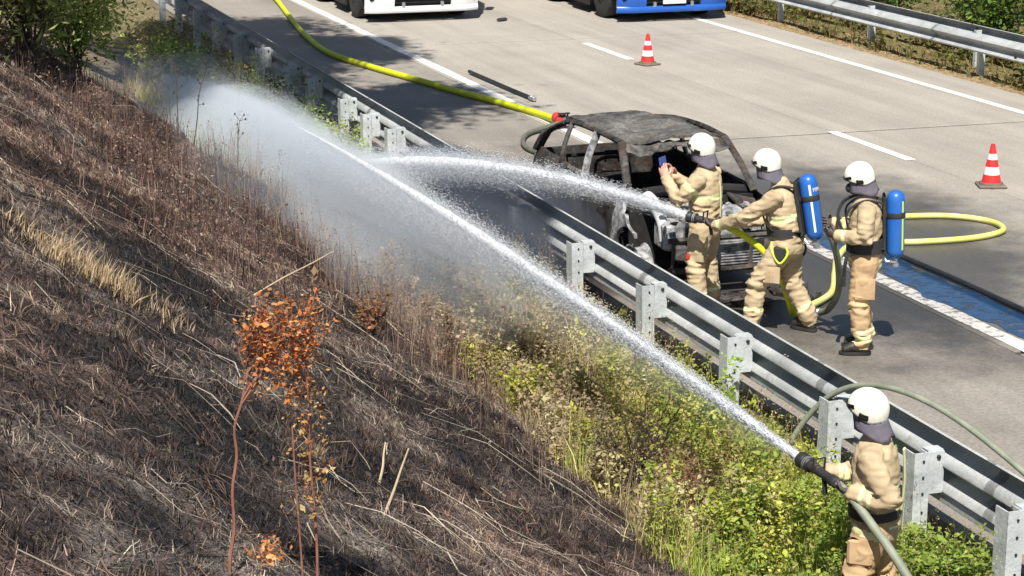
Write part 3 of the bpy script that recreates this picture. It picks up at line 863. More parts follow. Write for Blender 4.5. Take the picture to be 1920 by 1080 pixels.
# ---- shrubs, saplings, trees
def woody(mb, base, h, r, nst, spread, rad, seed, levels=2, lean=(0, 0)):
    """stems with side twigs; returns twig points for leaves"""
    rr = random.Random(seed); tips = []
    for s in range(nst):
        a = 2 * PI * s / nst + rr.uniform(-.5, .5); k = rr.uniform(.5, 1.0)
        p = Vector(base) + Vector((math.cos(a), math.sin(a), 0)) * rad * 2 * rr.random()
        top = Vector(base) + Vector((math.cos(a) * r * k * spread + lean[0], math.sin(a) * r * k * spread + lean[1], h * rr.uniform(.75, 1.0)))
        P = []
        for i in range(7):
            t = i / 6
            q = p.lerp(top, t) + Vector((math.cos(a), math.sin(a), 0)) * (r * .25 * math.sin(PI * t) * -.5) + Vector((rr.uniform(-1, 1), rr.uniform(-1, 1), rr.uniform(-.4, .4))) * r * .07 * (t > 0)
            P.append(q)
        R = [rad * (1 - .8 * i / 6) for i in range(7)]
        mb.tube(P, R, 5)
        for i in range(2, 7):
            tips.append(P[i])
            for _ in range(levels):
                b2 = P[i] + Vector((rr.uniform(-1, 1), rr.uniform(-1, 1), rr.uniform(-.1, .9))).normalized() * r * rr.uniform(.25, .6)
                mid = P[i].lerp(b2, .5) + Vector((0, 0, r * .05))
                mb.tube([P[i], mid, b2], [R[i] * .5, R[i] * .35, R[i] * .15], 4)
                tips += [b2, mid, mid.lerp(b2, .5)]
    return tips

def plant(name, base, h, r, nst, nleaf, lsize, cols, label, cat, stem='bark', spread=.8, rad=.012, seed=1, group=None, elong=1.7, lo=.0, fuzz=.12, lean=(0, 0), levels=2):
    e = empty(name, base, label=label, cat=cat, group=group)
    mb = MB(); tips = woody(mb, (0, 0, -.06), h, r, nst, spread, rad, seed, levels, lean)
    mb.build('stems' if cat != 'tree' else 'trunk', M[stem], e)
    T = np.array([tuple(t) for t in tips if t.z > lo * h])
    if nleaf:
        i = rng.integers(0, len(T), nleaf)
        P = T[i] + rng.normal(0, fuzz * r, (nleaf, 3))
        P[:, 2] = np.maximum(P[:, 2], .02)
        cl = np.repeat(rng.normal(1, .22, len(T))[:, None], 3, 1)[i]
        V, q, t, c = leaf_arrays(P, rng.gamma(6, lsize / 6, nleaf), np.clip(palette(nleaf, cols, .2) * cl, .004, .8), elong)
        link_mesh('foliage' if cat != 'tree' else 'crown', np_mesh('foliage', V, q, t, c), M['leaf'], e, smooth=False)
    return e

def tz(x, y): return float(ter(x, y))
YG = [(.46, .45, .07), (.38, .40, .06), (.54, .48, .12), (.28, .34, .055)]
GR = [(.20, .31, .05), (.29, .40, .08), (.38, .45, .10)]
OR = [(.62, .22, .06), (.68, .31, .11), (.48, .15, .05), (.66, .43, .22), (.38, .17, .08)]
BR = [(.20, .11, .07), (.28, .17, .10), (.33, .25, .12), (.14, .08, .05)]
OL = [(.32, .29, .09), (.38, .32, .13), (.24, .21, .08), (.40, .30, .15)]

# the scorched orange sapling close to the camera
e = empty('scorched_sapling', (1.5, 8.12, tz(1.5, 8.12)), label='thin sapling with bright orange scorched leaves on the burnt slope', cat='sapling')
bx, by, bz = 1.5, 8.12, tz(1.5, 8.12)
mb = MB(); rr = random.Random(5); T = []
def limb(P, r0, r1, n=5):
    S = spline(P, 5); mb.tube(S, [lerp(r0, r1, i / (len(S) - 1)) for i in range(len(S))], 6); return S
main = limb([(-.02, 0, -.12), (-.012, .0, .08), (.012, .01, .22), (.010, .01, .38), (.034, .02, .52), (.028, .02, .64), (.06, .02, .74)], .0075, .0050)
for zz in (.05, .17, .31, .44, .58): mb.tube([(.01, .01, zz), (.01 + rr.uniform(-.05, .05), rr.uniform(-.04, .04), zz + rr.uniform(.0, .05))], [.002, .0008], 4)
limb([(.06, .02, .74), (.09, .03, .86), (.10, .04, .98), (.13, .05, 1.05)], .006, .003); limb([(.06, .02, .74), (.13, .03, .83), (.19, .05, .92), (.22, .06, 1.02)], .006, .003)
limb([(.065, .02, .76), (.14, .02, .90), (.18, .0, 1.06)], .005, .0025)
limb([(.09, .03, .86), (.06, .03, .95), (.07, .04, 1.05)], .004, .002); limb([(.19, .05, .92), (.26, .06, 1.0), (.29, .06, 1.08)], .004, .002); limb([(.13, .03, .83), (.15, .05, .95), (.14, .06, 1.08)], .004, .002)
limb([(.345, .07, .75), (.30, .06, .86), (.27, .05, 1.02)], .004, .002); limb([(.335, .06, .9), (.36, .06, 1.0), (.38, .05, 1.07)], .004, .002)
limb([(.30, .02, -.2), (.29, .03, .1), (.275, .03, .40), (.27, .04, .62)], .005, .003)
limb([(.36, .06, -.25), (.37, .08, .1), (.35, .08, .45), (.345, .07, .75), (.33, .06, .98)], .0065, .0035)
for a in range(46):
    p = Vector((rr.uniform(.07, .37), rr.uniform(0, .1), rr.uniform(.86, 1.05))); S = [p]
    for _ in range(3): S.append(S[-1] + Vector((rr.uniform(-.035, .045), rr.uniform(-.03, .03), rr.uniform(.015, .075))))
    mb.tube(S, [.0022, .0018, .0014, .0008], 4); T += S + [S[1].lerp(S[2], .5), S[2].lerp(S[3], .5)]
mb.build('stems', M['drystem'], e)
T = np.array([tuple(t) for t in T]); n = 1500
i = rng.integers(0, len(T), n); P1_ = T[i] + rng.normal(0, .013, (n, 3))
n2_ = 420; P2_ = np.stack([.345 + rng.normal(0, .042, n2_), .07 + rng.normal(0, .03, n2_), rng.uniform(.15, .9, n2_) ** .8], -1)
n3_ = 150; P3_ = np.stack([.16 + rng.normal(0, .045, n3_), .03 + rng.normal(0, .03, n3_), .10 + rng.normal(0, .035, n3_)], -1)
n4_ = 260; P4_ = np.stack([rng.uniform(.07, .36, n4_), .04 + rng.normal(0, .03, n4_), rng.uniform(.74, .95, n4_)], -1)
P = np.concatenate([P1_, P4_, P2_, P3_]); n = len(P)
c = palette(n, OR, .2); c[n - n3_ - n2_:n - n3_] = palette(n2_, [(.55, .30, .10), (.42, .16, .06), (.60, .45, .20)], .2)
V, q, t, c = leaf_arrays(P, rng.gamma(5, .0021, n) + .002, c, 1.7); link_mesh('foliage', np_mesh('foliage', V, q, t, c), M['leaf'], e, smooth=False)

plant('scorched_shrub', (4.62, 17.9, tz(4.62, 17.9)), .42, .22, 6, 420, .022, OR[:1] + BR, 'small rust brown scorched shrub at the lower edge of the burn', 'shrub', 'drystem', seed=3, rad=.008)
plant('bush', (5.86, 18.4, tz(5.86, 18.4)), .42, .27, 7, 1300, .024, YG, 'small yellow green bush at the edge of the burn, farthest one', 'bush', seed=4, rad=.008)
plant('bush', (5.95, 17.4, tz(5.95, 17.4)), .50, .33, 8, 1900, .024, YG, 'yellow green bush second from far end of the burn edge', 'bush', seed=5, rad=.009)
plant('bush', (6.02, 16.2, tz(6.02, 16.2)), .42, .22, 7, 1000, .024, YG[:3], 'narrow bright yellow plant beside the bare twiggy bush', 'bush', seed=6, rad=.008)
plant('twiggy_bush', (6.02, 14.95, tz(6.02, 14.95)), .95, .55, 18, 1500, .013, OL + BR[:2], 'large half bare twiggy bush with dark stems at the burn edge', 'bush', 'darkstem', seed=7, rad=.014, lo=.3, levels=3)
plant('twiggy_bush', (6.22, 14.35, tz(6.22, 14.35)), .78, .42, 14, 800, .013, BR + OL[:2], 'reddish brown twiggy bush in front of the large half bare one', 'bush', 'drystem', seed=8, rad=.010, lo=.15, levels=3)
plant('bush', (6.32, 13.55, tz(6.32, 13.55)), .52, .40, 9, 2600, .024, YG[:2] + GR, 'dense green yellow bush left of the firefighter at the ditch', 'bush', seed=9, rad=.009)
plant('bush', (6.05, 12.95, tz(6.05, 12.95)), .42, .36, 9, 2000, .024, YG[:2] + GR, 'leafy bush at the bottom edge left of the ditch firefighter', 'bush', seed=10, rad=.009)
plant('bush', (7.02, 11.75, tz(7.02, 11.75)), .38, .32, 8, 1900, .026, GR, 'fresh green bush between the ditch firefighter and guardrail post', 'bush', seed=11, rad=.008)
plant('bush', (6.95, 12.35, tz(6.95, 12.35)), .30, .28, 8, 1500, .025, GR, 'low fresh green bush at the foot of the guardrail post', 'bush', seed=12, rad=.008)
plant('bush', (6.45, 17.0, tz(6.45, 17.0)), .50, .40, 9, 1500, .022, [(.28, .27, .10), (.22, .24, .08), (.33, .29, .15)], 'greyish green wispy bush behind the main water jet', 'bush', seed=13, rad=.008)
plant('bush', (6.35, 18.7, tz(6.35, 18.7)), .50, .42, 9, 1500, .022, OL, 'olive brown wispy bush below the first guardrail post', 'bush', seed=14, rad=.008)
plant('bush', (6.15, 21.2, tz(6.15, 21.2)), .62, .38, 8, 900, .024, [(.40, .38, .20), (.30, .30, .12), (.30, .22, .14)], 'pale dry weed bush standing in the drifting spray', 'bush', seed=15, rad=.008)
plant('bush', (6.95, 28.5, tz(6.95, 28.5)), .42, .55, 9, 1500, .03, [(.32, .40, .06), (.24, .32, .05), (.40, .42, .12)], 'bright lime green bush at two sunlit guardrail posts', 'bush', seed=16, rad=.008)
# bare seed stalks standing in the spray
for j, (x, y, h, l) in enumerate([(4.35, 26.3, .95, 'tall bare seed stalk standing in the spray, leftmost'), (4.55, 26.4, .98, 'leaning bare seed stalk next to the leftmost one in the spray'), (4.95, 25.6, .62, 'short bare seed stalk in the middle of the spray'), (5.35, 25.4, .62, 'bare seed stalk at the right end of the stalks in the spray')]):
    e = empty('seed_stalk', (x, y, tz(x, y)), label=l, cat='stalk', group='seed stalks in the spray')
    mb = MB(); rr = random.Random(j); lx = (.02, .22, .05, .12)[j]
    S = spline([(0, 0, -.05), (lx * .3, 0, h * .35), (lx * .5, .02, h * .7), (lx, .02, h)], 4); mb.tube(S, [.009 - .006 * i / (len(S) - 1) for i in range(len(S))], 5)
    for _ in range(7):
        p = S[rr.randint(len(S) // 2, len(S) - 1)]; q = p + Vector((rr.uniform(-.07, .07), rr.uniform(-.07, .07), rr.uniform(.02, .09))); mb.tube([p, q], [.004, .002], 4); mb.ell(q, (.012, .012, .016), 6, 4)
    mb.build('stem', M['darkstem'], e)
# loose pale sticks
for j, (a, b_, l) in enumerate([((3.30, 16.55, .06), (4.05, 16.9, .74), 'long pale stick leaning over the orange sapling'), ((2.72, 10.35, .0), (3.02, 10.9, .36), 'pale bare stick poking up from the lower burnt slope'), ((2.95, 11.3, .0), (3.06, 11.55, .19), 'short pale stick behind the other bare stick on the slope')]):
    p = Vector((a[0], a[1], tz(a[0], a[1]) + a[2])); q = Vector((b_[0], b_[1], tz(b_[0], b_[1]) + b_[2]))
    mb = MB(); S = spline([p, p.lerp(q, .35) + Vector((.01, 0, .015)), p.lerp(q, .7), q], 4); mb.tube(S, [.008 - .004 * i / (len(S) - 1) for i in range(len(S))], 5)
    tag(mb.build('stick', M['straw']), l, 'stick', 'loose sticks')

# the willow-like shrub at the top of the burn and the trees that shade the far rail
plant('tall_shrub', (2.72, 28.1, tz(2.72, 28.1)), 2.3, 1.3, 22, 7200, .036, [(.32, .38, .10), (.42, .44, .16), (.20, .27, .07), (.46, .42, .20)], 'tall green shrub with bare brown stems above the burnt slope', 'shrub', seed=21, rad=.022, lo=.34, elong=3.0, fuzz=.16)
plant('tall_shrub', (3.55, 29.9, tz(3.55, 29.9)), 1.9, 1.25, 14, 6200, .036, [(.34, .42, .10), (.42, .48, .15), (.24, .33, .07)], 'bright green shrub right of the tall brown stemmed one', 'shrub', seed=22, rad=.018, lo=.2, elong=2.4, fuzz=.16)
plant('shrub', (6.1, 37.0, tz(6.1, 37.0)), 1.0, .8, 10, 2600, .04, GR, 'dark green shrub in the shade by the far guardrail end', 'shrub', seed=23, rad=.014, fuzz=.16)
plant('shrub', (6.35, 39.8, tz(6.35, 39.8)), .9, .7, 10, 2000, .04, OL, 'olive brown shrub beyond the dark green one by the rail', 'shrub', seed=24, rad=.014, fuzz=.16)

def tree(loc, h, crown, nclump, nleaf, label, seed, cols):
    e = empty('tree', loc, label=label, cat='tree', group='trees on the embankment')
    rr = random.Random(seed); mb = MB()
    cc = Vector(crown[:3]) - Vector(loc); cr = crown[3]
    tr = spline([(0, 0, -.3), (rr.uniform(-.1, .1), 0, h * .25), cc * .35 + Vector((0, 0, h * .1)), cc * .8, cc + Vector((0, 0, cr * .4))], 6)
    mb.tube(tr, [.22 * (1 - .85 * i / (len(tr) - 1)) for i in range(len(tr))], 9)
    C = []
    for k in range(nclump):
        while True:
            d = Vector((rr.uniform(-1, 1), rr.uniform(-1, 1), rr.uniform(-1, 1)))
            if .25 < d.length < 1: break
        C.append(cc + Vector((d.x * cr, d.y * cr, d.z * cr * .62)))
        s = tr[rr.randint(len(tr) // 3, len(tr) - 2)]
        mb.tube([s, s.lerp(C[-1], .5) + Vector((0, 0, .2)), C[-1]], [.06, .035, .012], 5)
    mb.build('trunk', M['bark'], e)
    Cn = np.array([tuple(c) for c in C]); i = rng.integers(0, len(Cn), nleaf)
    rad = rng.uniform(.35, .95, len(Cn))
    P = Cn[i] + rng.normal(0, 1, (nleaf, 3)) * (rad[i] * .5)[:, None] * np.array([1.1, 1.1, .7])
    V, q, t, c = leaf_arrays(P, rng.gamma(7, .012, nleaf), palette(nleaf, cols, .22), 1.6)
    link_mesh('crown', np_mesh('crown', V, q, t, c), M['leaf'], e, smooth=False)
    return e
TG = [(.06, .11, .02), (.09, .15, .03), (.13, .18, .04)]
tree((.3, 23.6, tz(.3, 23.6)), 12, (3.6, 23.9, 14.0, 2.5), 60, 30000, 'tall leafy tree above the slope whose crown shades the guardrail, nearest one', 31, TG)
tree((.4, 29.2, tz(.4, 29.2)), 12, (4.3, 29.6, 14.2, 2.6), 60, 30000, 'tall leafy tree above the slope behind the tall shrub, middle one', 32, TG)
tree((.2, 33.5, tz(.2, 33.5)), 12, (3.4, 33.6, 13.6, 2.4), 55, 26000, 'tall leafy tree on the slope beyond the far posts, farthest one', 33, TG)

# bushes behind the far guardrail
FB = [(.08, .16, .03), (.14, .23, .04), (.22, .30, .06), (.05, .10, .03)]
spots = [(20.9, 30.6, 1.7, 1.0), (21.3, 32.4, 2.0, 1.1), (21.0, 34.6, 1.6, 1.0), (21.6, 36.6, 2.2, 1.2), (21.3, 39.2, 1.9, 1.1), (22.0, 41.8, 2.3, 1.3), (22.9, 33.8, 2.6, 1.4), (23.2, 38.0, 2.8, 1.5), (22.4, 30.2, 2.4, 1.3)]
names = ['light green bush right behind the far guardrail at the right frame edge', 'lush green bush second from the right behind the far guardrail', 'green bush third from the right behind the far guardrail', 'tall dark green bush fourth from the right behind the far rail', 'green bush fifth from the right behind the far guardrail', 'green bush farthest along behind the far guardrail', 'tall bush in the second row behind the far guardrail, middle', 'tall bush in the second row behind the far guardrail, far', 'tall bush in the second row behind the far guardrail, near']
for j, ((x, y, h, r), l) in enumerate(zip(spots, names)):
    plant('roadside_bush', (x, y, float(ter_far(x, y))), h, r, 11, 3000, .055, FB if j % 2 else FB[1:3] + FB[:1], l, 'bush', seed=40 + j, rad=.02, fuzz=.2, group='bushes behind the far guardrail', elong=1.5)

# ------------------------------------------------------------------ trucks
def wheel(parent, c, r, w, side, dual=False):
    e = bpy.data.objects.new('wheel', None); COL.objects.link(e); e.parent = parent; e.location = c
    Mx = Matrix.Rotation(PI / 2 * side, 4, 'Y')
    mb = MB(); mb.lathe([(r * .56, -w / 2), (r * .9, -w / 2), (r * .98, -w * .42), (r, -w * .3), (r, w * .3), (r * .98, w * .42), (r * .9, w / 2), (r * .56, w / 2)], 28, Mx); mb.build('tyre', M['tyre'], e)
    mb = MB(); mb.lathe([(r * .57, -w / 2 + .02), (r * .57, w / 2 - .02), (r * .5, w / 2 - .05), (r * .3, w / 2 - .02), (r * .2, w / 2 + .03), (r * .12, w / 2 + .03)], 20, Mx)
    for k in range(8):
        a = 2 * PI * k / 8; mb.lathe([(.02, 0), (.02, .03)], 6, Mx @ Matrix.Translation((r * .36 * math.cos(a), r * .36 * math.sin(a), w / 2 - .03)))
    mb.build('rim', M['rim'], e)
    return e

def truck(loc, paint, label, grille_dark, plate=True, cabw=2.46):
    t = empty('truck', loc, label=label, cat='truck')
    W = cabw / 2
    mb = MB()   # cab, nose towards -y
    prof = [(0, .62), (-.02, 1.5), (.05, 1.75), (.22, 2.75), (.42, 3.45), (1.0, 3.62), (2.15, 3.62), (2.2, .75), (1.5, .75), (1.42, 1.05), (.62, 1.05), (.5, .62)]
    mb.loft([[Vector((s * W * .99, y, z)) for y, z in prof] for s in (-1, 1)]); mb.build('cab', M[paint], t, angle=30)
    mb = MB(); mb.grid(lambda u, v: (lerp(-W + .12, W - .12, u), lerp(.04, .215, v) - .012 - .05 * math.sin(PI * u), lerp(1.82, 2.7, v)), 8, 4, thick=(0, .02, 0)); mb.build('windscreen', M['glass'], t)
    mb = MB()   # bumper: rounded in plan, with a trapezoid intake left open
    def bump_fn(z0, z1, x0, x1):
        def fn(u, v):
            x = lerp(x0, x1, u); k = abs(x) / W
            return (x, -.10 + .22 * max(0, k - .72) ** 1.5 * 3.2 - .03 * math.sin(PI * v), lerp(z0, z1, v))
        return fn
    mb.grid(bump_fn(.20, .33, -W, W), 24, 3, thick=(0, .06, 0))
    for s in (-1, 1): mb.grid(bump_fn(.332, .64, *(sorted((s * .62, s * W)))), 8, 4, thick=(0, .06, 0))
    mb.build('bumper', M[paint], t)
    mb = MB(); mb.box((0, .02, .49), (1.24, .04, .31)); g_ = mb.build('intake', M['chassis'], t)
    for k in range(3):
        mb = MB(); mb.box((0, -.03, .40 + .09 * k), (1.22, .03, .03), bev=.01); mb.build('slat', M['blackgloss'], g_)
    for s in (-1, 1):
        mb = MB(); mb.box((s * .42, -.09, .36), (.07, .07, .12), bev=.015); mb.build('tow_eye', M['alu'], t)
        mb = MB(); mb.box((s * (W - .26), -.075, .55), (.36, .06, .17), bev=.03); mb.build('headlight', M['glass'], t)
        mb = MB(); mb.box((s * (W + .16), .28, 2.2), (.16, .22, .75), bev=.05); mb.tube([(s * W, .2, 2.5), (s * (W + .16), .28, 2.5)], .02, 6); mb.build('mirror', M['blackgloss'], t)
    if plate:
        mb = MB(); mb.box((.0, -.145, .43), (.52, .012, .115), bev=.004); mb.build('number_plate', M['plate'], t)
    for k in range(4):
        mb = MB(); mb.box((0, -.035, .82 + .15 * k), (1.7, .03, .08), bev=.012); mb.build('grille_bar', M['blackgloss'] if grille_dark else M['rim'], t)
    mb = MB(); mb.box((0, 6.6, .72), (.9, 12.6, .22)); mb.box((0, 1.0, .45), (2.1, 1.9, .3), bev=.05); mb.box((0, 2.9, .55), (2.3, 1.1, .5), bev=.12); mb.build('chassis', M['chassis'], t)
    for s in (-1, 1):
        mb = MB(); mb.box((s * (W - .06), 2.35, .42), (.05, 1.1, .5), bev=.02); mb.build('side_skirt', M['chassis'], t)
        mb = MB(); mb.box((s * (W - .04), 8.6, .66), (.04, 3.2, .18), bev=.01); mb.box((s * (W - .04), 8.6, .95), (.04, 3.2, .14), bev=.01); mb.build('side_guard', M['alu'], t)
        mb = MB(); mb.box((s * (W - .015), 3.9, .62), (.03, .5, .14), bev=.01); mb.build('side_marker', M['red'], t)
        wheel(t, (s * (W - .18), 1.02, .50), .50, .32, s)
        for y in (4.35, 9.9, 11.2, 12.5): wheel(t, (s * (W - .26), y, .50), .50, .5, s)
    mb = MB(); mb.box((0, 8.5, 2.45), (2.52, 11.8, 2.75), bev=.04); b_ = mb.build('trailer_box', M['curtain'], t)
    return t
truck((12.36, 43.15, 0), 'truckwhite', 'white truck with dark lower intake stopped behind the cones', True, plate=False)
truck((17.36, 41.55, 0), 'truckblue', 'blue truck with white number plate stopped by the right edge line', True)
mb = MB(); mb.box((13.95, 42.6, .035), (.26, .10, .07), Matrix.Rotation(.5, 3, 'Z'), bev=.02)
tag(mb.build('debris', M['belt']), 'small dark piece of debris on the road beside the white truck', 'debris')

# ------------------------------------------------------------------ traffic cones
def cone(loc, label, rz):
    e = empty('traffic_cone', loc, rz, label, 'traffic cone', 'traffic cones')
    H = .55
    mb = MB(); mb.box((0, 0, .018), (.36, .36, .036), bev=.012, rot=None); mb.lathe([(.155, .036), (.150, .06)], 20); mb.build('base', M['cone_base'], e)
    r = lambda z: lerp(.138, .028, z / H)
    for k, (z0, z1, mm) in enumerate([(.045, .165, 'cone_red'), (.165, .265, 'cone_white'), (.265, .36, 'cone_red'), (.36, .435, 'cone_white'), (.435, .56, 'cone_red')]):
        mb = MB(); o_ = .003 if mm == 'cone_white' else 0
        pr = [(r(z0) + o_, z0), (r(z1) + o_, z1)]
        if k == 4: pr += [(.018, .562)]
        mb.lathe(pr, 24); mb.build('band', M[mm], e)
    return e
cone((14.42, 35.6, 0), 'red and white traffic cone farther away, near the trucks', .3)
cone((14.46, 23.8, 0), 'red and white traffic cone nearer, at the right frame edge', -.35)

# ------------------------------------------------------------------ burnt-out car
car = empty('burnt_car', (8.86, 21.55, 0), label='burnt-out hatchback without bonnet or glass beside the guardrail', cat='car')
def jag(x, y, z, a=.02):
    return noise.noise(Vector((x * 3.1, y * 3.1, z * 3.1 + 7))) * a
WB = .84
def belt(y): return lerp(.90, .96, (y + .8) / 2.6)
def arch(y, yc, r=.34):
    d = abs(y - yc)
    return .31 + math.sqrt(max(0, r * r - d * d)) if d < r else 0
def lower(y): return max(.20, arch(y, -1.28), arch(y, 1.32))
def side_panel(name, y0, y1, s, m='burnt', dent=.02, top=None, ny=14):
    mb = MB()
    def fn(u, v):
        y = lerp(y0, y1, u); z0 = lower(y); z1 = (top(y) if top else belt(y)); z = lerp(z0, z1, v)
        bul = .05 * math.sin(PI * (z - .1) / 1.0) - .06 * max(0, z - .75) / .2
        x = s * (WB - .05 + bul + jag(s * 3, y, z, dent) + jag(s, y * 3, z * 3, dent * .5))
        if y < -1.5: x -= s * .10 * ((-1.5 - y) / .5) ** 2
        if y > 1.6: x -= s * .10 * ((y - 1.6) / .5) ** 2
        return (x, y, z)
    mb.grid(fn, ny, 8, thick=(-s * .035, 0, 0))
    return mb.build(name, M[m], car, angle=50)
for s in (-1, 1):
    side_panel('front_door', -.78, .20, s, dent=.03)
    side_panel('rear_door', .212, .97, s, dent=.03)
    side_panel('rear_quarter', .982, 2.02, s)
side_panel('front_wing', -1.95, -.792, 1, dent=.03, top=lambda y: lerp(.74, .90, (y + 1.95) / 1.16))
side_panel('front_wing', -1.50, -.80, -1, 'ash', dent=.05, top=lambda y: lerp(.62, .90, (y + 1.5) / .7) + .03 * math.sin(y * 19), ny=20)
def roof_z(x, y):
    ky = (y + .45) / 1.85
    return 1.445 - .05 * (x / .6) ** 2 - .07 * (ky - .35) ** 2 - .03 * max(0, ky - .8) + .045 * noise.noise(Vector((x * 2.6, y * 2.2, 1.3))) + .02 * noise.noise(Vector((x * 6, y * 5, 3.3))) - .07 * math.exp(-((x + .05) ** 2 + (y - .35) ** 2) * 6)
mb = MB(); mb.grid(lambda u, v: (lerp(-1, 1, u) * lerp(.60, .57, v), lerp(-.45 - .06 * (1 - (2 * u - 1) ** 2), 1.40, v), roof_z(lerp(-1, 1, u) * .6, lerp(-.45, 1.40, v)) + .012 * noise.noise(Vector((u * 14, v * 12, 4)))), 26, 30, thick=(0, 0, -.03))
mb.build('roof', M['burnt_roof'], car, angle=60)
for s in (-1, 1):
    mb = MB(); mb.tube(spline([(s * .72, -1.0, .88), (s * .67, -.75, 1.14), (s * .60, -.46, 1.385)], 5), .045, 8, flat=.6); mb.build('a_pillar', M['burnt'], car)
    mb = MB(); mb.tube(spline([(s * .60, -.46, 1.385), (s * .62, .2, 1.40), (s * .60, .9, 1.375), (s * .57, 1.38, 1.315)], 5), .032, 8); mb.build('roof_rail', M['burnt'], car)
    mb = MB(); mb.tube(spline([(s * .78, .20, .90), (s * .72, .21, 1.15), (s * .62, .22, 1.385)], 5), .045, 8, flat=.6); mb.build('b_pillar', M['ash'], car)
    mb = MB(); mb.tube(spline([(s * .77, .98, .93), (s * .71, 1.02, 1.15), (s * .60, 1.08, 1.36)], 5), .03, 8); mb.build('window_post', M['burnt'], car)
    mb = MB(); mb.tube(spline([(s * .74, 1.90, .93), (s * .68, 1.72, 1.15), (s * .57, 1.38, 1.315)], 5), [.075] * 5 + [.06] * 6, 8, flat=.55); mb.build('c_pillar', M['burnt'], car)
    mb = MB(); mb.tube([(s * .775, -.78, .895), (s * .79, .2, .915), (s * .79, .97, .935)], .018, 6); mb.build('window_sill', M['burnt'], car)
    mb = MB(); mb.box((s * .74, .0, .19), (.10, 2.0, .12), bev=.02); mb.build('sill', M['burnt'], car)
mb = MB(); mb.grid(lambda u, v: (lerp(-.76, .76, u) * lerp(1, .96, abs(v - .5)), 2.02 + .07 * math.sin(PI * u) - .12 * v, lerp(.25, .93, v)), 14, 8, thick=(0, -.03, 0)); mb.build('tailgate', M['burnt'], car)
mb = MB(); mb.tube(spline([(-.57, 1.39, 1.32), (0, 1.43, 1.345), (.57, 1.39, 1.32)], 4), .03, 6); mb.build('roof_crossbar', M['burnt'], car)
mb = MB(); mb.box((0, .3, .17), (1.5, 3.0, .05)); mb.box((0, -.98, .52), (1.42, .04, .66)); mb.build('floor_pan', M['soot'], car)
mb = MB()
mb.tube(spline([(-.70, -.84, .86), (-.3, -.80, .90), (.3, -.80, .89), (.70, -.84, .86)], 4), .06, 8); mb.tube([(-.62, -.74, .74), (.64, -.72, .76)], .045, 6); mb.box((.05, -.62, .55), (.2, .3, .45), bev=.04)
mb.build('dashboard_frame', M['soot'], car)
for sx in (-.36, .36):
    e_ = MB()
    e_.tube(spline([(sx - .2, .12, .42), (sx - .2, .36, .75), (sx - .17, .46, 1.02), (sx + .17, .46, 1.02), (sx + .2, .36, .75), (sx + .2, .12, .42)], 4), .02, 6)
    for k in range(5): e_.tube([(sx - .19, .20 + .055 * k, .5 + .1 * k), (sx + .19, .20 + .055 * k, .5 + .1 * k)], .008, 5)
    for k in range(5): e_.tube([(sx - .2, -.36 + .1 * k, .38), (sx + .2, -.36 + .1 * k, .38)], .01, 5)
    e_.tube([(sx - .2, -.38, .38), (sx - .2, .14, .40)], .016, 5); e_.tube([(sx + .2, -.38, .38), (sx + .2, .14, .40)], .016, 5)
    e_.tube([(sx - .08, .45, 1.0), (sx - .07, .48, 1.12), (sx + .07, .48, 1.12), (sx + .08, .45, 1.0)], .012, 5)
    for lx_ in (-.19, .19):
        for ly_ in (-.34, .1): e_.tube([(sx + lx_, ly_, .38), (sx + lx_, ly_, .19)], .014, 5)
    e_.build('seat_frame', M['soot'], car)
mb = MB(); mb.tube([(-.62, 1.1, .5), (-.62, 1.22, .95), (.62, 1.22, .95), (.62, 1.1, .5)], .022, 6); mb.box((0, 1.0, .42), (1.24, .45, .05)); mb.build('rear_seat_frame', M['soot'], car)
mb = MB(); n = 24; mb.tube([(.36 + .18 * math.cos(2 * PI * k / n), -.50 + .05 * math.sin(2 * PI * k / n), .88 + .17 * math.sin(2 * PI * k / n)) for k in range(n + 1)], .012, 6); mb.tube([(.36, -.74, .78), (.36, -.5, .88)], .02, 6); mb.build('steering_wheel', M['burnt'], car)
for s in (-1, 1):   # charred inner linings
    mb = MB(); mb.grid(lambda u, v: (s * (.735 + .03 * noise.noise(Vector((u * 5, v * 5, s)))), lerp(-.75, 1.95, u), lerp(.24, .885, v)), 16, 6, thick=(-s * .012, 0, 0)); mb.build('inner_lining', M['soot'], car)
for k in range(9):   # burnt wiring and trim hanging about
    rr = random.Random(60 + k); p = Vector((rr.uniform(-.62, .62), rr.uniform(-1.9, -.5), rr.uniform(.6, .9))); S = [p]
    for _ in range(4): S.append(S[-1] + Vector((rr.uniform(-.14, .14), rr.uniform(-.14, .1), rr.uniform(-.12, .06))))
    mb = MB(); mb.tube(spline(S, 4), rr.uniform(.004, .009), 5); mb.build('burnt_wire', M['ash'] if k % 2 else M['soot'], car)
mb = MB(); mb.grid(lambda u, v: (lerp(-.60, .60, u) + .04 * noise.noise(Vector((u * 9, v * 9, 2))), lerp(-.62, -.44, v) + .05 * noise.noise(Vector((u * 7, 3, v * 3))), 1.37 - .06 * (1 - v) - .04 * math.sin(u * 9) * (1 - v) + .03 * noise.noise(Vector((u * 12, v * 6, 0)))), 30, 4, thick=(0, .0, -.012)); mb.build('torn_header', M['burnt_roof'], car)
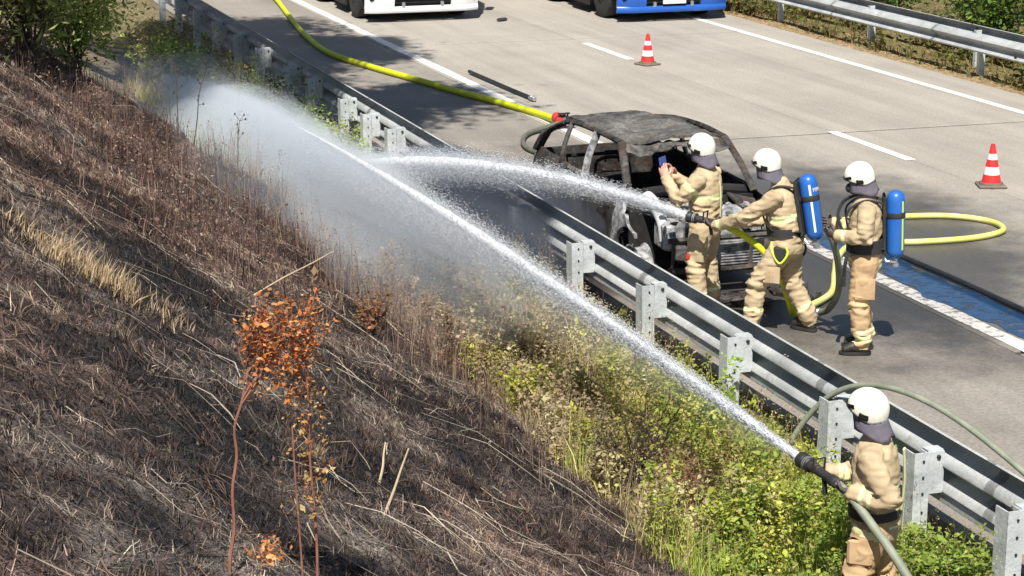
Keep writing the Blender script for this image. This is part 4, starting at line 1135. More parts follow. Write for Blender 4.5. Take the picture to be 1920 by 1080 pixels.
# engine bay
mb = MB(); rr = random.Random(9)
mb.box((.08, -1.42, .52), (.62, .5, .42), bev=.05); mb.box((.12, -1.46, .76), (.5, .28, .12), Matrix.Rotation(.1, 3, 'X'), bev=.03); mb.box((-.42, -1.40, .56), (.24, .34, .30), bev=.04)
for k in range(4): mb.tube(spline([(-.12 + .13 * k, -1.36, .80), (-.12 + .13 * k, -1.58, .76), (-.10 + .12 * k, -1.70, .58)], 4), .028, 7)
for k in range(60):
    c = Vector((rr.uniform(-.55, .66), rr.uniform(-1.72, -1.1), rr.uniform(.55, .84))); mb.box(c, (rr.uniform(.03, .12), rr.uniform(.03, .12), rr.uniform(.02, .07)), Matrix.Rotation(rr.uniform(0, 3), 3, 'Z') @ Matrix.Rotation(rr.uniform(-.6, .6), 3, 'X'))
mb.build('engine', M['ash'], car, smooth=False)
mb = MB(); mb.tube([(-.66, -1.95, .62), (0, -2.02, .64), (.70, -1.95, .62)], .03, 6); mb.tube([(-.66, -1.95, .30), (0, -2.02, .30), (.70, -1.95, .30)], .035, 6)
for x in (-.62, -.2, .25, .68): mb.tube([(x, -1.96, .30), (x + .02, -1.95, .62)], .02, 5)
mb.build('radiator_frame', M['burnt'], car)
mb = MB(); mb.box((.1, -1.88, .45), (.66, .045, .30), Matrix.Rotation(.12, 3, 'X'))
for k in range(9): mb.box((.1, -1.91, .33 + .03 * k), (.62, .02, .008), Matrix.Rotation(.12, 3, 'X'))
mb.build('radiator', M['ash'], car, smooth=False)
mb = MB(); mb.tube(spline([(-.55, -1.08, .90), (-.53, -1.22, .86), (-.50, -1.38, .70), (-.50, -1.44, .50)], 5), [.075, .075, .073, .072, .07, .07, .068, .066, .064, .062, .06, .058, .055, .054, .052, .05], 12); mb.build('suspension_strut', M['ashpale'], car)
mb = MB(); mb.box((.55, -1.25, .78), (.32, .55, .02), Matrix.Rotation(.25, 3, 'Y') @ Matrix.Rotation(.2, 3, 'X')); mb.build('wing_liner', M['burnt'], car)
mb = MB(); mb.box((.45, -1.72, .40), (.3, .2, .25), bev=.05); mb.build('headlight_shell', M['burnt'], car)
mb = MB(); mb.box((-.35, -1.66, .42), (.24, .2, .22), bev=.05); mb.build('headlight_shell', M['burnt'], car)
mb = MB()
for k in range(26): mb.box((rr.uniform(-.4, .95), rr.uniform(-2.45, -1.9), .02 + .02 * rr.random()), (rr.uniform(.05, .25), rr.uniform(.03, .14), .03), Matrix.Rotation(rr.uniform(0, 3), 3, 'Z') @ Matrix.Rotation(rr.uniform(-.2, .2), 3, 'X'))
db = mb.build('fallen_debris', M['burnt'], car, smooth=False)
for (x, y, tyre) in ((-.72, -1.28, False), (.72, -1.28, True), (-.72, 1.32, True), (.72, 1.32, True)):
    s = 1 if x > 0 else -1
    e_ = bpy.data.objects.new('wheel', None); COL.objects.link(e_); e_.parent = car; e_.location = (x, y, .235)
    Mx = Matrix.Rotation(PI / 2 * s, 4, 'Y'); r = .21
    mb = MB(); mb.lathe([(r, -.09), (r + .015, -.085), (r - .02, -.06), (r - .03, .05), (r + .015, .085), (r, .09)], 24, Mx, caps=False)
    mb.lathe([(.05, .05), (.06, .075), (.03, .08)], 12, Mx)
    for k in range(5):
        a = 2 * PI * k / 5; mb.box((s * .06, .12 * math.cos(a), .12 * math.sin(a)), (.03, .05, .2), Matrix.Rotation(a - PI / 2, 3, 'X').inverted() if False else Matrix.Rotation(-(PI / 2 - a) + PI / 2 - PI / 2, 3, 'X'))
    mb.build('rim', M['ash'], e_)
    mb = MB(); mb.lathe([(.0, 0), (.13, .0), (.13, .02), (.0, .02)], 16, Mx, caps=False); mb.build('brake_disc', M['burnt'], e_)
    if tyre:
        mb = MB(); mb.lathe([(r + .01, -.09), (r + .03, -.10), (r + .045, -.05), (r + .045, .05), (r + .03, .10), (r + .01, .09)], 24, Mx); mb.build('burnt_tyre', M['soot'], e_)

# ------------------------------------------------------------------ hoses
def hose(name, P, r, m, label, n=10, sub=10, group='fire hoses', couplings=()):
    S = spline(P, sub); mb = MB(); mb.tube(S, r, n)
    if not couplings: return tag(mb.build(name, M[m]), label, 'hose', group)
    o = mb.build(name, M[m]); tag(o, label, 'hose', group)
    for i in couplings:
        p = S[i]; t = (S[min(i + 1, len(S) - 1)] - S[max(i - 1, 0)]).normalized()
        Mx = Matrix.Translation(p) @ t.to_track_quat('Z', 'Y').to_matrix().to_4x4()
        mb = MB(); mb.lathe([(r * 1.05, -.10), (r * 1.35, -.09), (r * 1.35, -.02), (r * 1.55, -.015), (r * 1.55, .015), (r * 1.35, .02), (r * 1.35, .09), (r * 1.05, .10)], 14, Mx); mb.build('coupling', M['alu'], o)
    return o
z = .055
hose('fire_hose', [(10.9, 56, z), (10.5, 50.5, z), (10.22, 47.6, z), (9.75, 44.0, z), (9.42, 41.3, z), (9.25, 38.6, z), (9.50, 36.7, z), (9.85, 34.9, z), (10.15, 33.3, z), (10.48, 31.9, z), (10.66, 30.9, z), (10.68, 30.05, .09)], .052, 'hose_y', 'thick bright yellow supply hose running along the hard shoulder', couplings=(0,))
# dividing valve at the hose end
dv = empty('hose_divider', (10.70, 29.85, 0), .1, 'red hose dividing valve at the end of the yellow hose', 'valve')
mb = MB(); mb.lathe([(.06, -.16), (.085, -.15), (.085, -.08), (.07, -.06), (.09, 0), (.09, .06), (.05, .1)], 14, Matrix.Translation((0, 0, .12)) @ Matrix.Rotation(PI / 2, 4, 'X')); mb.build('body', M['red'], dv)
for a in (-.6, 0, .6):
    Mx = Matrix.Translation((.0, -.02, .12)) @ Matrix.Rotation(a, 4, 'Z') @ Matrix.Rotation(PI / 2, 4, 'X')
    mb = MB(); mb.lathe([(.045, .04), (.045, .16), (.06, .165), (.06, .22), (.045, .225)], 12, Mx); br = mb.build('outlet', M['red'] if a else M['alu'], dv)
    mb = MB(); p = Mx @ Vector((0, .0, .11)); mb.lathe([(.014, .0), (.014, .09), (.04, .095), (.04, .11), (.012, .112)], 10, Matrix.Translation((p.x, p.y, p.z))); mb.build('valve_wheel', M['black'], br)
for a in (0, 2.1, 4.2):
    mb = MB(); mb.tube([(0, 0, .10), (.09 * math.cos(a), .09 * math.sin(a), .0)], .012, 6); mb.build('leg', M['black'], dv)
hose('fire_hose', [(10.70, 29.66, .11), (10.35, 29.55, .06), (9.95, 29.2, .04), (9.68, 28.6, .04), (9.58, 28.0, .04), (9.72, 27.45, .04), (10.1, 26.9, .04), (10.4, 26.0, .04), (10.45, 24.6, .04), (10.42, 23.0, .04), (10.55, 22.0, .04)], .036, 'hose_d', 'dark olive hose curling from the dividing valve behind the wreck')
hose('fire_hose', [(10.6, 21.7, .04), (10.95, 22.22, .04), (11.6, 22.38, .04), (12.4, 22.34, .04), (12.95, 22.18, .04), (13.24, 21.75, .04), (13.12, 21.28, .04), (12.6, 21.04, .04), (11.9, 21.05, .04), (11.2, 21.2, .04), (10.7, 20.7, .04), (10.3, 20.0, .04), (9.85, 19.2, .04), (9.28, 18.67, .05)], .036, 'hose_pale', 'pale yellow hose lying in a wide loop behind the firefighter in front', couplings=(130,))
hose('fire_hose', [(11.36, 21.6, .045), (11.34, 20.6, .045), (11.37, 19.3, .045), (11.36, 17.8, .045), (11.40, 15.5, .045), (11.5, 12, .045), (11.6, 8, .045)], .03, 'hose_k', 'black wet hose lying straight beside the flooded strip')
hose('fire_hose', [(11.02, 35.5, .05), (11.04, 34.3, .05), (11.06, 33.2, .05), (11.09, 32.3, .05)], .03, 'hose_k', 'short black hose form built for a dark streak beside the white edge line', couplings=(30,))  # hose form added for a soft dark streak on the road
# hose of the nozzle team
hose('attack_hose', [(8.30, 18.50, 1.02), (8.46, 18.33, .93), (8.62, 18.22, .78), (8.80, 18.22, .52), (8.92, 18.28, .28), (9.06, 18.45, .08), (9.20, 18.62, .045), (9.28, 18.67, .045)], .033, 'hose_y', 'bright yellow attack hose hanging from the nozzle of the leaning firefighter', couplings=(70,))
hose('attack_hose', [(9.30, 18.55, .05), (9.34, 18.28, .13), (9.30, 17.98, .38), (9.16, 17.72, .72), (9.03, 17.58, .98), (8.93, 17.55, 1.14)], .033, 'hose_g', 'grey green hose rising from the ground to the standing firefighter', couplings=(3,))
# hoses of the firefighter in the ditch
hose('attack_hose', [(6.235, 11.95, .775), (6.27, 11.82, .72), (6.33, 11.68, .60), (6.42, 11.5, .42), (6.50, 11.32, .22), (6.56, 11.1, .0), (6.55, 10.8, -.26), (6.4, 10.4, -.33), (6.1, 10.15, -.24), (6.0, 10.6, -.22)], .031, 'hose_g', 'grey green hose running under the arm of the ditch firefighter')
hose('attack_hose', [(6.78, 14.1, -.18), (6.92, 14.25, .05), (7.08, 14.2, .42), (7.25, 13.95, .74), (7.44, 13.55, .87), (7.66, 13.0, .80), (7.86, 12.2, .55), (7.98, 11.3, .25), (8.0, 10.4, .05), (8.1, 9.0, .045)], .023, 'hose_g', 'grey green hose arching over the guardrail from the road')

# ------------------------------------------------------------------ nozzles
def nozzle(tip, back, label):
    tip = Vector(tip); back = Vector(back); d = tip - back; L = d.length
    e = empty('fire_nozzle', back, label=label, cat='nozzle')
    Mx = d.to_track_quat('Z', 'Y').to_matrix().to_4x4()
    mb = MB(); mb.lathe([(.030, 0), (.040, .01), (.040, .07), (.032, .08), (.030, L * .55), (.036, L * .58), (.036, L * .72)], 14, Mx); mb.build('barrel', M['belt'], e)
    mb = MB(); mb.lathe([(.044, L * .72), (.052, L * .74), (.052, L * .84), (.046, L * .85), (.056, L * .88), (.058, L * .98), (.048, L)], 16, Mx); mb.build('bumper_tip', M['black'], e)
    for k in range(2):
        mb = MB(); mb.lathe([(.0535, L * (.755 + .04 * k)), (.0535, L * (.775 + .04 * k))], 16, Mx, caps=False); mb.build('ring', M['rim'], e)
    mb = MB(); mb.tube([Mx @ Vector((0, 0, L * .36)), Vector((0, 0, -.13)) + (Mx @ Vector((0, 0, L * .30)))], [.020, .018], 8, flat=.7); mb.build('grip', M['black'], e)
    mb = MB(); sd = Mx @ Vector((1, 0, 0)); up = Mx @ Vector((0, 1, 0)) * (1 if (Mx @ Vector((0, 1, 0))).z > 0 else -1); c = Mx @ Vector((0, 0, L * .5))
    mb.tube([c + sd * .04, c + sd * .045 + up * .09, c - sd * .045 + up * .09, c - sd * .04], .009, 6); mb.build('bail_handle', M['black'], e)
    return e
N4_TIP, N4_BACK = Vector((6.195, 12.42, .80)), Vector((6.235, 11.96, .775))
N2_TIP, N2_BACK = Vector((8.06, 18.80, 1.055)), Vector((8.30, 18.50, 1.02))
nozzle(N4_TIP, N4_BACK, 'black nozzle gripped by the firefighter in the ditch')
nozzle(N2_TIP, N2_BACK, 'black nozzle gripped by the leaning firefighter beside the wreck')

# ------------------------------------------------------------------ firefighters
RIGHT = Vector((1, 0, 0))
def chain(pts_, name, rx_axis=RIGHT, n=14):
    """pts_: (x,y,z,rx,ry) -> loft rings with rounded ends + data for classification"""
    P = [Vector(p[:3]) for p in pts_]; rx = [p[3] for p in pts_]; ry = [p[4] if len(p) > 4 else p[3] for p in pts_]
    rings = []; N = len(P)
    def ring(c, T, a, b):
        R = (rx_axis - T * rx_axis.dot(T))
        R = R.normalized() if R.length > .05 else T.orthogonal().normalized()
        F = T.cross(R)
        return [c + R * (a * math.cos(2 * PI * k / n)) + F * (b * math.sin(2 * PI * k / n)) for k in range(n)]
    Ts = [(P[min(i + 1, N - 1)] - P[max(i - 1, 0)]).normalized() for i in range(N)]
    m0 = min(rx[0], ry[0]); m1 = min(rx[-1], ry[-1])
    rings.append(ring(P[0] - Ts[0] * m0 * .55, Ts[0], rx[0] * .45, ry[0] * .45)); rings.append(ring(P[0] - Ts[0] * m0 * .35, Ts[0], rx[0] * .8, ry[0] * .8))
    for i in range(N): rings.append(ring(P[i], Ts[i], rx[i], ry[i]))
    rings.append(ring(P[-1] + Ts[-1] * m1 * .35, Ts[-1], rx[-1] * .8, ry[-1] * .8)); rings.append(ring(P[-1] + Ts[-1] * m1 * .55, Ts[-1], rx[-1] * .45, ry[-1] * .45))
    return dict(name=name, P=P, r=[(a + b_) / 2 for a, b_ in zip(rx, ry)], rings=rings)

def hand_mesh(mb, wrist, d, nrm, thumb_side, curl, mi):
    """palm, four curled fingers of different length and a thumb; nrm = palm side"""
    wrist = Vector(wrist); d = Vector(d).normalized(); nrm = Vector(nrm); nrm = (nrm - d * nrm.dot(d)).normalized(); s = d.cross(nrm).normalized() * thumb_side
    def ring(c, a, b): return [c + s * (a * math.cos(2 * PI * k / 12)) + nrm * (b * math.sin(2 * PI * k / 12)) for k in range(12)]
    mb.loft([ring(wrist - d * .03, .034, .028), ring(wrist, .036, .028), ring(wrist + d * .04, .046, .026), ring(wrist + d * .085, .050, .022), ring(wrist + d * .10, .044, .016)], mi)
    for k, (o_, L) in enumerate(zip((.036, .012, -.012, -.036), (.075, .086, .080, .062))):
        p = wrist + d * .088 + s * o_; dirv = d.copy(); P = [p]
        for j, f in enumerate((.42, .33, .25)):
            ang = curl * (.55 + .35 * j) + .05 * k
            dirv = (d * math.cos(ang * (j + 1) * .55) + nrm * math.sin(ang * (j + 1) * .55)).normalized()
            p = p + dirv * L * f * 1.15; P.append(p)
        mb.tube(P, [.0115, .011, .010, .0085], 8, mi)
    p = wrist + d * .025 + s * .036
    P = [p, p + (s * .75 + d * .5 + nrm * .25).normalized() * .035, p + (s * .75 + d * .5 + nrm * .25).normalized() * .035 + (d * .7 + nrm * .6 * min(1, curl) + s * .15).normalized() * .03, p + (s * .75 + d * .5 + nrm * .25).normalized() * .035 + (d * .7 + nrm * .6 * min(1, curl) + s * .15).normalized() * .055]
    mb.tube(P, [.014, .0135, .0125, .010], 8, mi)

BODY_MATS = ['tan', 'stripe', 'glove', 'boot', 'skin', 'eye', 'lip', 'tan2', 'flap']
def body(parent, J, seed, bare_left=False, legcloth=0):
    """one continuous remeshed surface for suit, neck, head and boots; five-fingered hands grown on at the cuffs"""
    ch = []
    T = J['torso']
    ch.append(chain(T, 'torso', n=20))
    for s, k in ((-1, 'L'), (1, 'R')):
        sh, el, wr = (Vector(J[k + x]) for x in ('sho', 'elb', 'wri'))
        c0 = Vector(T[-3][:3]).lerp(sh, .35)
        P = [(*c0, .088), (*sh, .088), (*sh.lerp(el, .45), .077), (*el, .069), (*el.lerp(wr, .3), .067), (*el.lerp(wr, .75), .058), (*wr, .058)]
        ch.append(chain(P, 'arm' + k))
        hp, kn, an = (Vector(J[k + x]) for x in ('hip', 'kne', 'ank'))
        P = [(*hp, .125), (*hp.lerp(kn, .35), .118), (*hp.lerp(kn, .8), .098), (*kn, .094), (*kn.lerp(an, .4), .092), (*kn.lerp(an, .85), .088), (*an, .085)]
        ch.append(chain(P, 'leg' + k))
        to = Vector(J[k + 'toe']); he = an + (an - to) * .28; zb = min(an.z - .06, to.z)
        ch.append(chain([(he.x, he.y, to.z + .005, .047, .045), (an.x, an.y, to.z + .015, .052, .055), (*an.lerp(to, .6), .052, .045), (*to, .046, .038)], 'foot' + k, n=12))
        ch.append(chain([(an.x, an.y, an.z + .02, .06), (an.x, an.y, to.z + .02, .056)], 'shaft' + k, n=12))
    nk = Vector(T[-1][:3]); hd = Vector(J['head']); fw = Vector(J['face']).normalized(); up = (hd - nk).normalized()
    up = (up - fw * up.dot(fw) * .6).normalized()
    ch.append(chain([(*(nk - up * .03), .062), (*(nk.lerp(hd, .6)), .058)], 'neck', n=12))
    ch.append(chain([(*(hd - up * .105 + fw * .045), .040, .035), (*(hd - up * .075 + fw * .030), .058, .060), (*(hd - up * .03 + fw * .010), .070, .088), (*(hd + up * .03), .076, .096), (*(hd + up * .08 - fw * .005), .066, .082)], 'head', n=16))
    ch.append(chain([(*(hd + up * .0 + fw * .088), .010), (*(hd - up * .028 + fw * .104), .014), (*(hd - up * .036 + fw * .098), .015)], 'nose', n=8))
    mb = MB()
    for c in ch: mb.loft(c['rings'])
    me = mb.mesh('tmp'); ob = bpy.data.objects.new('tmp', me); COL.objects.link(ob)
    md = ob.modifiers.new('r', 'REMESH'); md.mode = 'VOXEL'; md.voxel_size = .0125
    sm = ob.modifiers.new('s', 'SMOOTH'); sm.factor = .5; sm.iterations = 3
    dg = bpy.context.evaluated_depsgraph_get(); dg.update()
    ev = ob.evaluated_get(dg); me2 = bpy.data.meshes.new_from_object(ev)
    bpy.data.objects.remove(ob)
    nv = len(me2.vertices); co = np.empty(nv * 3, np.float32); me2.vertices.foreach_get('co', co); co = co.reshape(-1, 3).astype(float)
    nr = np.empty(nv * 3, np.float32); me2.vertices.foreach_get('normal', nr); nr = nr.reshape(-1, 3)
    def classify(Q):
        best = np.full(len(Q), 9e9); cid = np.zeros(len(Q), int); tt = np.zeros(len(Q))
        for ci, c in enumerate(ch):
            L = [0]; [L.append(L[-1] + (c['P'][i + 1] - c['P'][i]).length) for i in range(len(c['P']) - 1)]
            for i in range(len(c['P']) - 1):
                a = np.array(c['P'][i]); b_ = np.array(c['P'][i + 1]); ab = b_ - a; l2 = max(1e-9, ab @ ab)
                t = np.clip(((Q - a) @ ab) / l2, 0, 1)
                d = np.linalg.norm(Q - (a + t[:, None] * ab), axis=1) - (c['r'][i] * (1 - t) + c['r'][i + 1] * t)
                k = d < best; best[k] = d[k]; cid[k] = ci; tt[k] = (L[i] + t[k] * (L[i + 1] - L[i])) / L[-1]
        return cid, tt
    cid, tt = classify(co)
    names_ = [c['name'] for c in ch]
    # cloth folds: soft wrinkles, deeper near elbows, knees and waist
    cloth = np.array([nm[:3] in ('tor', 'arm', 'leg') for nm in names_])[cid]
    amp = np.zeros(nv)
    for i in np.nonzero(cloth)[0]:
        p = co[i]; nm = names_[cid[i]]; t = tt[i]
        k = .5 + (math.exp(-((t - .52) / .14) ** 2) * 1.1 if nm[:3] != 'tor' else math.exp(-((t - .3) / .2) ** 2) * .7) + (.7 if nm[:3] == 'leg' and t > .82 else 0)
        a1 = noise.noise(Vector((p[0] * 7 + seed, p[1] * 7, p[2] * 17))); a2 = noise.noise(Vector((p[0] * 15 + seed, p[1] * 15 + p[2] * 12, p[2] * 30)))
        amp[i] = k * (.019 * ((1 - abs(a1) * 2.4) * .8 - .25) + .009 * a2)
    co2 = co + nr * amp[:, None]
    me2.vertices.foreach_set('co', co2.astype(np.float32).ravel())
    nf = len(me2.polygons); fc = np.empty(nf * 3, np.float32); me2.polygons.foreach_get('center', fc); fc = fc.reshape(-1, 3).astype(float)
    cid, tt = classify(fc); mi = np.zeros(nf, np.int32)
    for ci, nm in enumerate(names_):
        k = cid == ci; t = tt
        if nm == 'torso':
            for lo, hi in J.get('bands', ((.56, .66),)): mi[k & (t > lo) & (t < hi)] = 1
            mi[k & (t < .03)] = 0
        elif nm[:3] == 'arm':
            for lo, hi in J.get('abands', ((.83, .90),)): mi[k & (t > lo) & (t < hi)] = 1
        elif nm[:3] == 'leg':
            mi[k] = legcloth
            for lo, hi in J.get('lbands', ((.80, .86), (.90, .94))): mi[k & (t > lo) & (t < hi)] = 1
        elif nm[:3] in ('foo', 'sha'): mi[k] = 3
        elif nm == 'neck': mi[k] = 8
        elif nm in ('head', 'nose'): mi[k] = 4
    me2.polygons.foreach_set('material_index', mi)
    # hands, eyes, mouth, soles
    mb = MB()
    for s, k in ((-1, 'L'), (1, 'R')):
        wr = Vector(J[k + 'wri']); d, nrm, curl = J[k + 'hand']
        hand_mesh(mb, wr, d, nrm, J.get(k + 'thumb', s), curl, 4 if (k == 'L' and bare_left) or J.get('bare') else 2)
        to = Vector(J[k + 'toe']); an = Vector(J[k + 'ank']); dd = (to - an); dd.z = 0; dd.normalize(); sd = Vector((dd.y, -dd.x, 0))
        c0 = Vector((an.x, an.y, to.z - .042)); L = (Vector((to.x, to.y, 0)) - Vector((an.x, an.y, 0))).length
        out_ = [(-.085, .0), (-.07, .04), (0, .048), (L * .5, .052), (L * .85, .050), (L + .03, .03), (L + .048, 0)]
        loop = [(a, b_) for a, b_ in out_] + [(a, -b_) for a, b_ in out_[-2:0:-1]]
        mb.loft([[c0 + dd * a + sd * b_ + Vector((0, 0, zz)) for a, b_ in loop] for zz in (0, .028)], 3)
        R3 = fw.cross(up).normalized()
        mb.ell(hd + up * .012 + fw * .083 + R3 * s * .030, (.011, .008, .008), 8, 6, 5)
    mb.ell(hd - up * .066 + fw * .082, (.024, .012, .006), 8, 6, 6, Matrix.Rotation(math.atan2(fw.x, -fw.y) if False else 0, 3, 'Z'))
    bm = bmesh.new(); bm.from_mesh(me2); me3 = mb.mesh('x'); bm.from_mesh(me3); bm.to_mesh(me2); bm.free()
    bpy.data.meshes.remove(me3)
    me2.name = 'body'
    o = link_mesh('body', me2, [M[x] for x in BODY_MATS], parent, True, 70)
    return o, hd, fw, up

def helmet(parent, hd, fw, up, tilt=0.0):
    r = fw.cross(up).normalized(); f2 = (fw * math.cos(tilt) - up * math.sin(tilt)).normalized(); u2 = r.cross(f2).normalized()
    B = Matrix((r, f2, u2)).transposed(); c = hd + up * .032
    A, Bf, Cz = .117, .139, .128
    def low(a):   # lower rim by azimuth: a=0 front
        k = (1 - math.cos(a)) / 2
        return lerp(.026, -.088, min(1, k * 1.8) ** 1.1)
    def shell(sc, top=1.0, off=0):
        V = []; F = []; n = 32; m_ = 12
        for j in range(m_ + 1):
            for k in range(n):
                a = 2 * PI * k / n; zl = low(a) + off; th0 = math.asin(max(-.95, min(.95, zl / Cz)))
                th = lerp(PI / 2 - .03, th0, j / m_)
                ct = math.cos(th) if th > 0 else math.cos(th * .55)
                x, y, zz = A * sc * ct * math.sin(a), Bf * sc * ct * math.cos(a), Cz * sc * math.sin(th)
                if th < -.1: x *= 1 - .10 * (-.1 - th); y *= 1 - .10 * (-.1 - th)
                ridge = .010 * math.exp(-(x / .018) ** 2) if th > .3 else 0
                V.append(c + B @ Vector((x, y, zz + ridge)))
        for j in range(m_):
            for k in range(n): F.append((j * n + k, (j + 1) * n + k, (j + 1) * n + (k + 1) % n, j * n + (k + 1) % n))
        F.append(tuple(range(n)))
        return V, F
    mb = MB(); V, F = shell(1.0); mb.add(V, F); V2, F2 = shell(.955, off=.004); mb.add(V2, [tuple(reversed(f)) for f in F2])
    n = 32; o1 = 12 * n; o2 = len(V) + 12 * n
    mb.f += [(o1 + k, o2 + k, o2 + (k + 1) % n, o1 + (k + 1) % n) for k in range(n)]; mb.m += [0] * n
    h = mb.build('helmet', M['helmet'], parent, angle=50)
    # dark rim seal
    mb = MB(); P = [Vector(V[12 * n + k % n]) for k in range(n + 1)]; mb.tube(P, .007, 6, caps=False); mb.build('rim_seal', M['black'], h)
    for s in (-1, 1):   # side plates with visor pivots
        mb = MB(); cc = c + B @ Vector((s * .109, .012, -.034))
        q = B @ Matrix.Rotation(-s * .08, 3, 'Z').to_3x3()
        mb.box(cc, (.018, .070, .045), q @ Matrix.Rotation(.35, 3, 'X'), bev=.009); mb.build('side_plate', M['blackgloss'], h)
    mb = MB()   # raised visor: thin dark band at the front
    pts1 = [c + B @ Vector((A * 1.03 * math.sin(a), Bf * 1.035 * math.cos(a), zz)) for zz in (.045, .018) for a in np.linspace(-1.05, 1.05, 13)]
    mb.add(pts1, [(k, k + 1, 13 + k + 1, 13 + k) for k in range(12)]); mb.build('visor', M['blackgloss'], h)
    # neck flap: skirt from the back rim to the shoulders
    V = []; F = []; na = 17; nz = 5
    for j in range(nz + 1):
        t = j / nz
        for k in range(na):
            a = lerp(.62, 2 * PI - .62, k / (na - 1)); zl = low(a)
            x, y = A * math.sin(a) * .93, Bf * math.cos(a) * .93
            w = .90 + .11 * t * t + .06 * t * math.sin(k * 1.9 + 1)
            V.append(c + B @ Vector((x * w, y * w - .035 * t, zl + .01)) - Vector((0, 0, 1)) * ((.13 + .02 * math.sin(k * 1.3)) * t))
    for j in range(nz):
        for k in range(na - 1): F.append((j * na + k, (j + 1) * na + k, (j + 1) * na + k + 1, j * na + k + 1))
    mb = MB(); mb.add(V, F); nf_ = mb.build('neck_flap', M['flap'], parent); md = nf_.modifiers.new('t', 'SOLIDIFY'); md.thickness = .008
    mb = MB(); ch_ = [c + B @ Vector((s_ * A * .8, .03, -.10)) for s_ in (-1, 1)]; chin = hd - up * .118 + fw * .05
    mb.tube([ch_[0], chin - r * .02, chin + r * .02, ch_[1]], .008, 5); mb.build('chin_strap', M['belt'], h)
    return h

def belt_ring(parent, name, c, rx, ry, z, hgt, m, tiltv=Vector((0, 0, 1))):
    mb = MB(); n = 28; V = []; F = []
    for zz in (-hgt / 2, hgt / 2):
        for s in (1.0, 1.06):
            for k in range(n):
                a = 2 * PI * k / n; V.append(Vector(c) + Vector((rx * s * math.cos(a), ry * s * math.sin(a), 0)) + tiltv * zz)
    for k in range(n):
        k2 = (k + 1) % n
        F += [(n + k, n + k2, 3 * n + k2, 3 * n + k), (k2, k, 2 * n + k, 2 * n + k2), (2 * n + k, 3 * n + k, 3 * n + k2, 2 * n + k2), (n + k, k, k2, n + k2)]
    mb.add(V, F); return mb.build(name, M[m], parent)

def air_pack(parent, T, stripe, stripe2, lean, text=False):
    """back plate, cylinder with bands and stripes, valve and shoulder straps; T = torso centre line"""
    up = (Vector(T[4][:3]) - Vector(T[1][:3])).normalized(); back = Vector((0, -1, 0)); back = (back - up * back.dot(up)).normalized()
    c = Vector(T[2][:3]).lerp(Vector(T[4][:3]), .45) + back * .165
    R = Matrix((RIGHT, -back, up)).transposed()
    mb = MB(); mb.box(c + up * .02, (.24, .03, .54), R, bev=.012); mb.build('back_plate', M['belt'], parent)
    cc = c + back * .105 + up * .02
    e_ = bpy.data.objects.new('air_cylinder', None); COL.objects.link(e_); e_.parent = parent; e_.location = cc
    e_.rotation_euler = R.to_euler()
    r = .085
    mb = MB(); mb.lathe([(.028, -.33), (.05, -.315), (.072, -.29), (r, -.25), (r, .22), (r * .93, .265), (r * .7, .295), (r * .3, .312), (.01, .315)], 24); mb.build('cylinder', M['cyl'], e_)
    mb = MB(); mb.lathe([(r + .004, .06), (r + .006, .065), (r + .006, .105), (r + .004, .11)], 24, caps=False); mb.box((0, r + .02, .085), (.12, .05, .05), bev=.008); mb.build('cylinder_band', M['belt'], e_)
    for a0, mm in stripe:   # vertical coloured stripes
        for zz0, zz1 in ((-.24, .055), (.115, .22)):
            mb = MB(); V = []; F = []
            for i, zz in enumerate((zz0, zz1)):
                for k in range(4): a = a0 + (-.12 + .24 * k / 3); V.append((math.cos(a) * (r + .003), math.sin(a) * (r + .003), zz))
            F = [(k, k + 1, 5 + k, 4 + k) for k in range(3)]; mb.add(V, F); mb.build('stripe', M[mm], e_)
    mb = MB(); mb.lathe([(.022, -.33), (.022, -.37), (.035, -.375), (.035, -.405), (.02, -.41)], 12); mb.tube([(0, 0, -.36), (.0, .08, -.36), (.02, .12, -.30)], .013, 6); mb.box((0, .02, -.36), (.07, .07, .035), bev=.01); mb.build('valve', M['alu'], e_)
    if text:
        cu = bpy.data.curves.new('lettering', 'FONT'); cu.body = 'FIRE'; cu.size = .055; cu.align_x = 'CENTER'; cu.extrude = .001
        to = bpy.data.objects.new('lt', cu); COL.objects.link(to)
        dg = bpy.context.evaluated_depsgraph_get(); mt = bpy.data.meshes.new_from_object(to.evaluated_get(dg)); bpy.data.objects.remove(to)
        for v in mt.vertices:
            a = text - v.co.x / r * -1.0; v.co = Vector((math.cos(a) * (r + .004 + v.co.z), math.sin(a) * (r + .004 + v.co.z), .145 + v.co.y))
        link_mesh('lettering', mt, M['white'], e_, smooth=False)
    for s in (-1, 1):
        sh = Vector(T[4][:3]); ps = [c + RIGHT * s * .09 + up * .22, sh + RIGHT * s * .12 + up * .085, sh + RIGHT * s * .13 - back * .16 + up * .0, Vector(T[3][:3]) + RIGHT * s * .15 - back * .175, Vector(T[2][:3]) + RIGHT * s * .19 - back * .09, c + RIGHT * s * .11 - up * .20]
        mb = MB(); mb.tube(spline(ps, 6), .028, 6, flat=.35); mb.build('shoulder_strap', M['belt'], parent)

def heading(dx, dy): return math.atan2(-dx, dy)
def torso(lean=0.0, dz=0.0, sc=1.0):
    """torso centre line, leaning forward by `lean` radians from the hips"""
    out = []
    for z_, rx, ry in ((.82, .190, .150), (.93, .200, .158), (1.06, .195, .150), (1.25, .215, .158), (1.38, .200, .138), (1.455, .120, .100), (1.50, .080, .080)):
        h = max(0, z_ - .92); out.append((0, math.sin(lean) * h * 1.0, .92 + (z_ - .92) * (math.cos(lean) if z_ > .92 else 1) + dz, rx * sc, ry * sc))
    return out

def sho(T, s): v = Vector(T[4][:3]); return (s * .205, v.y, v.z + .005)

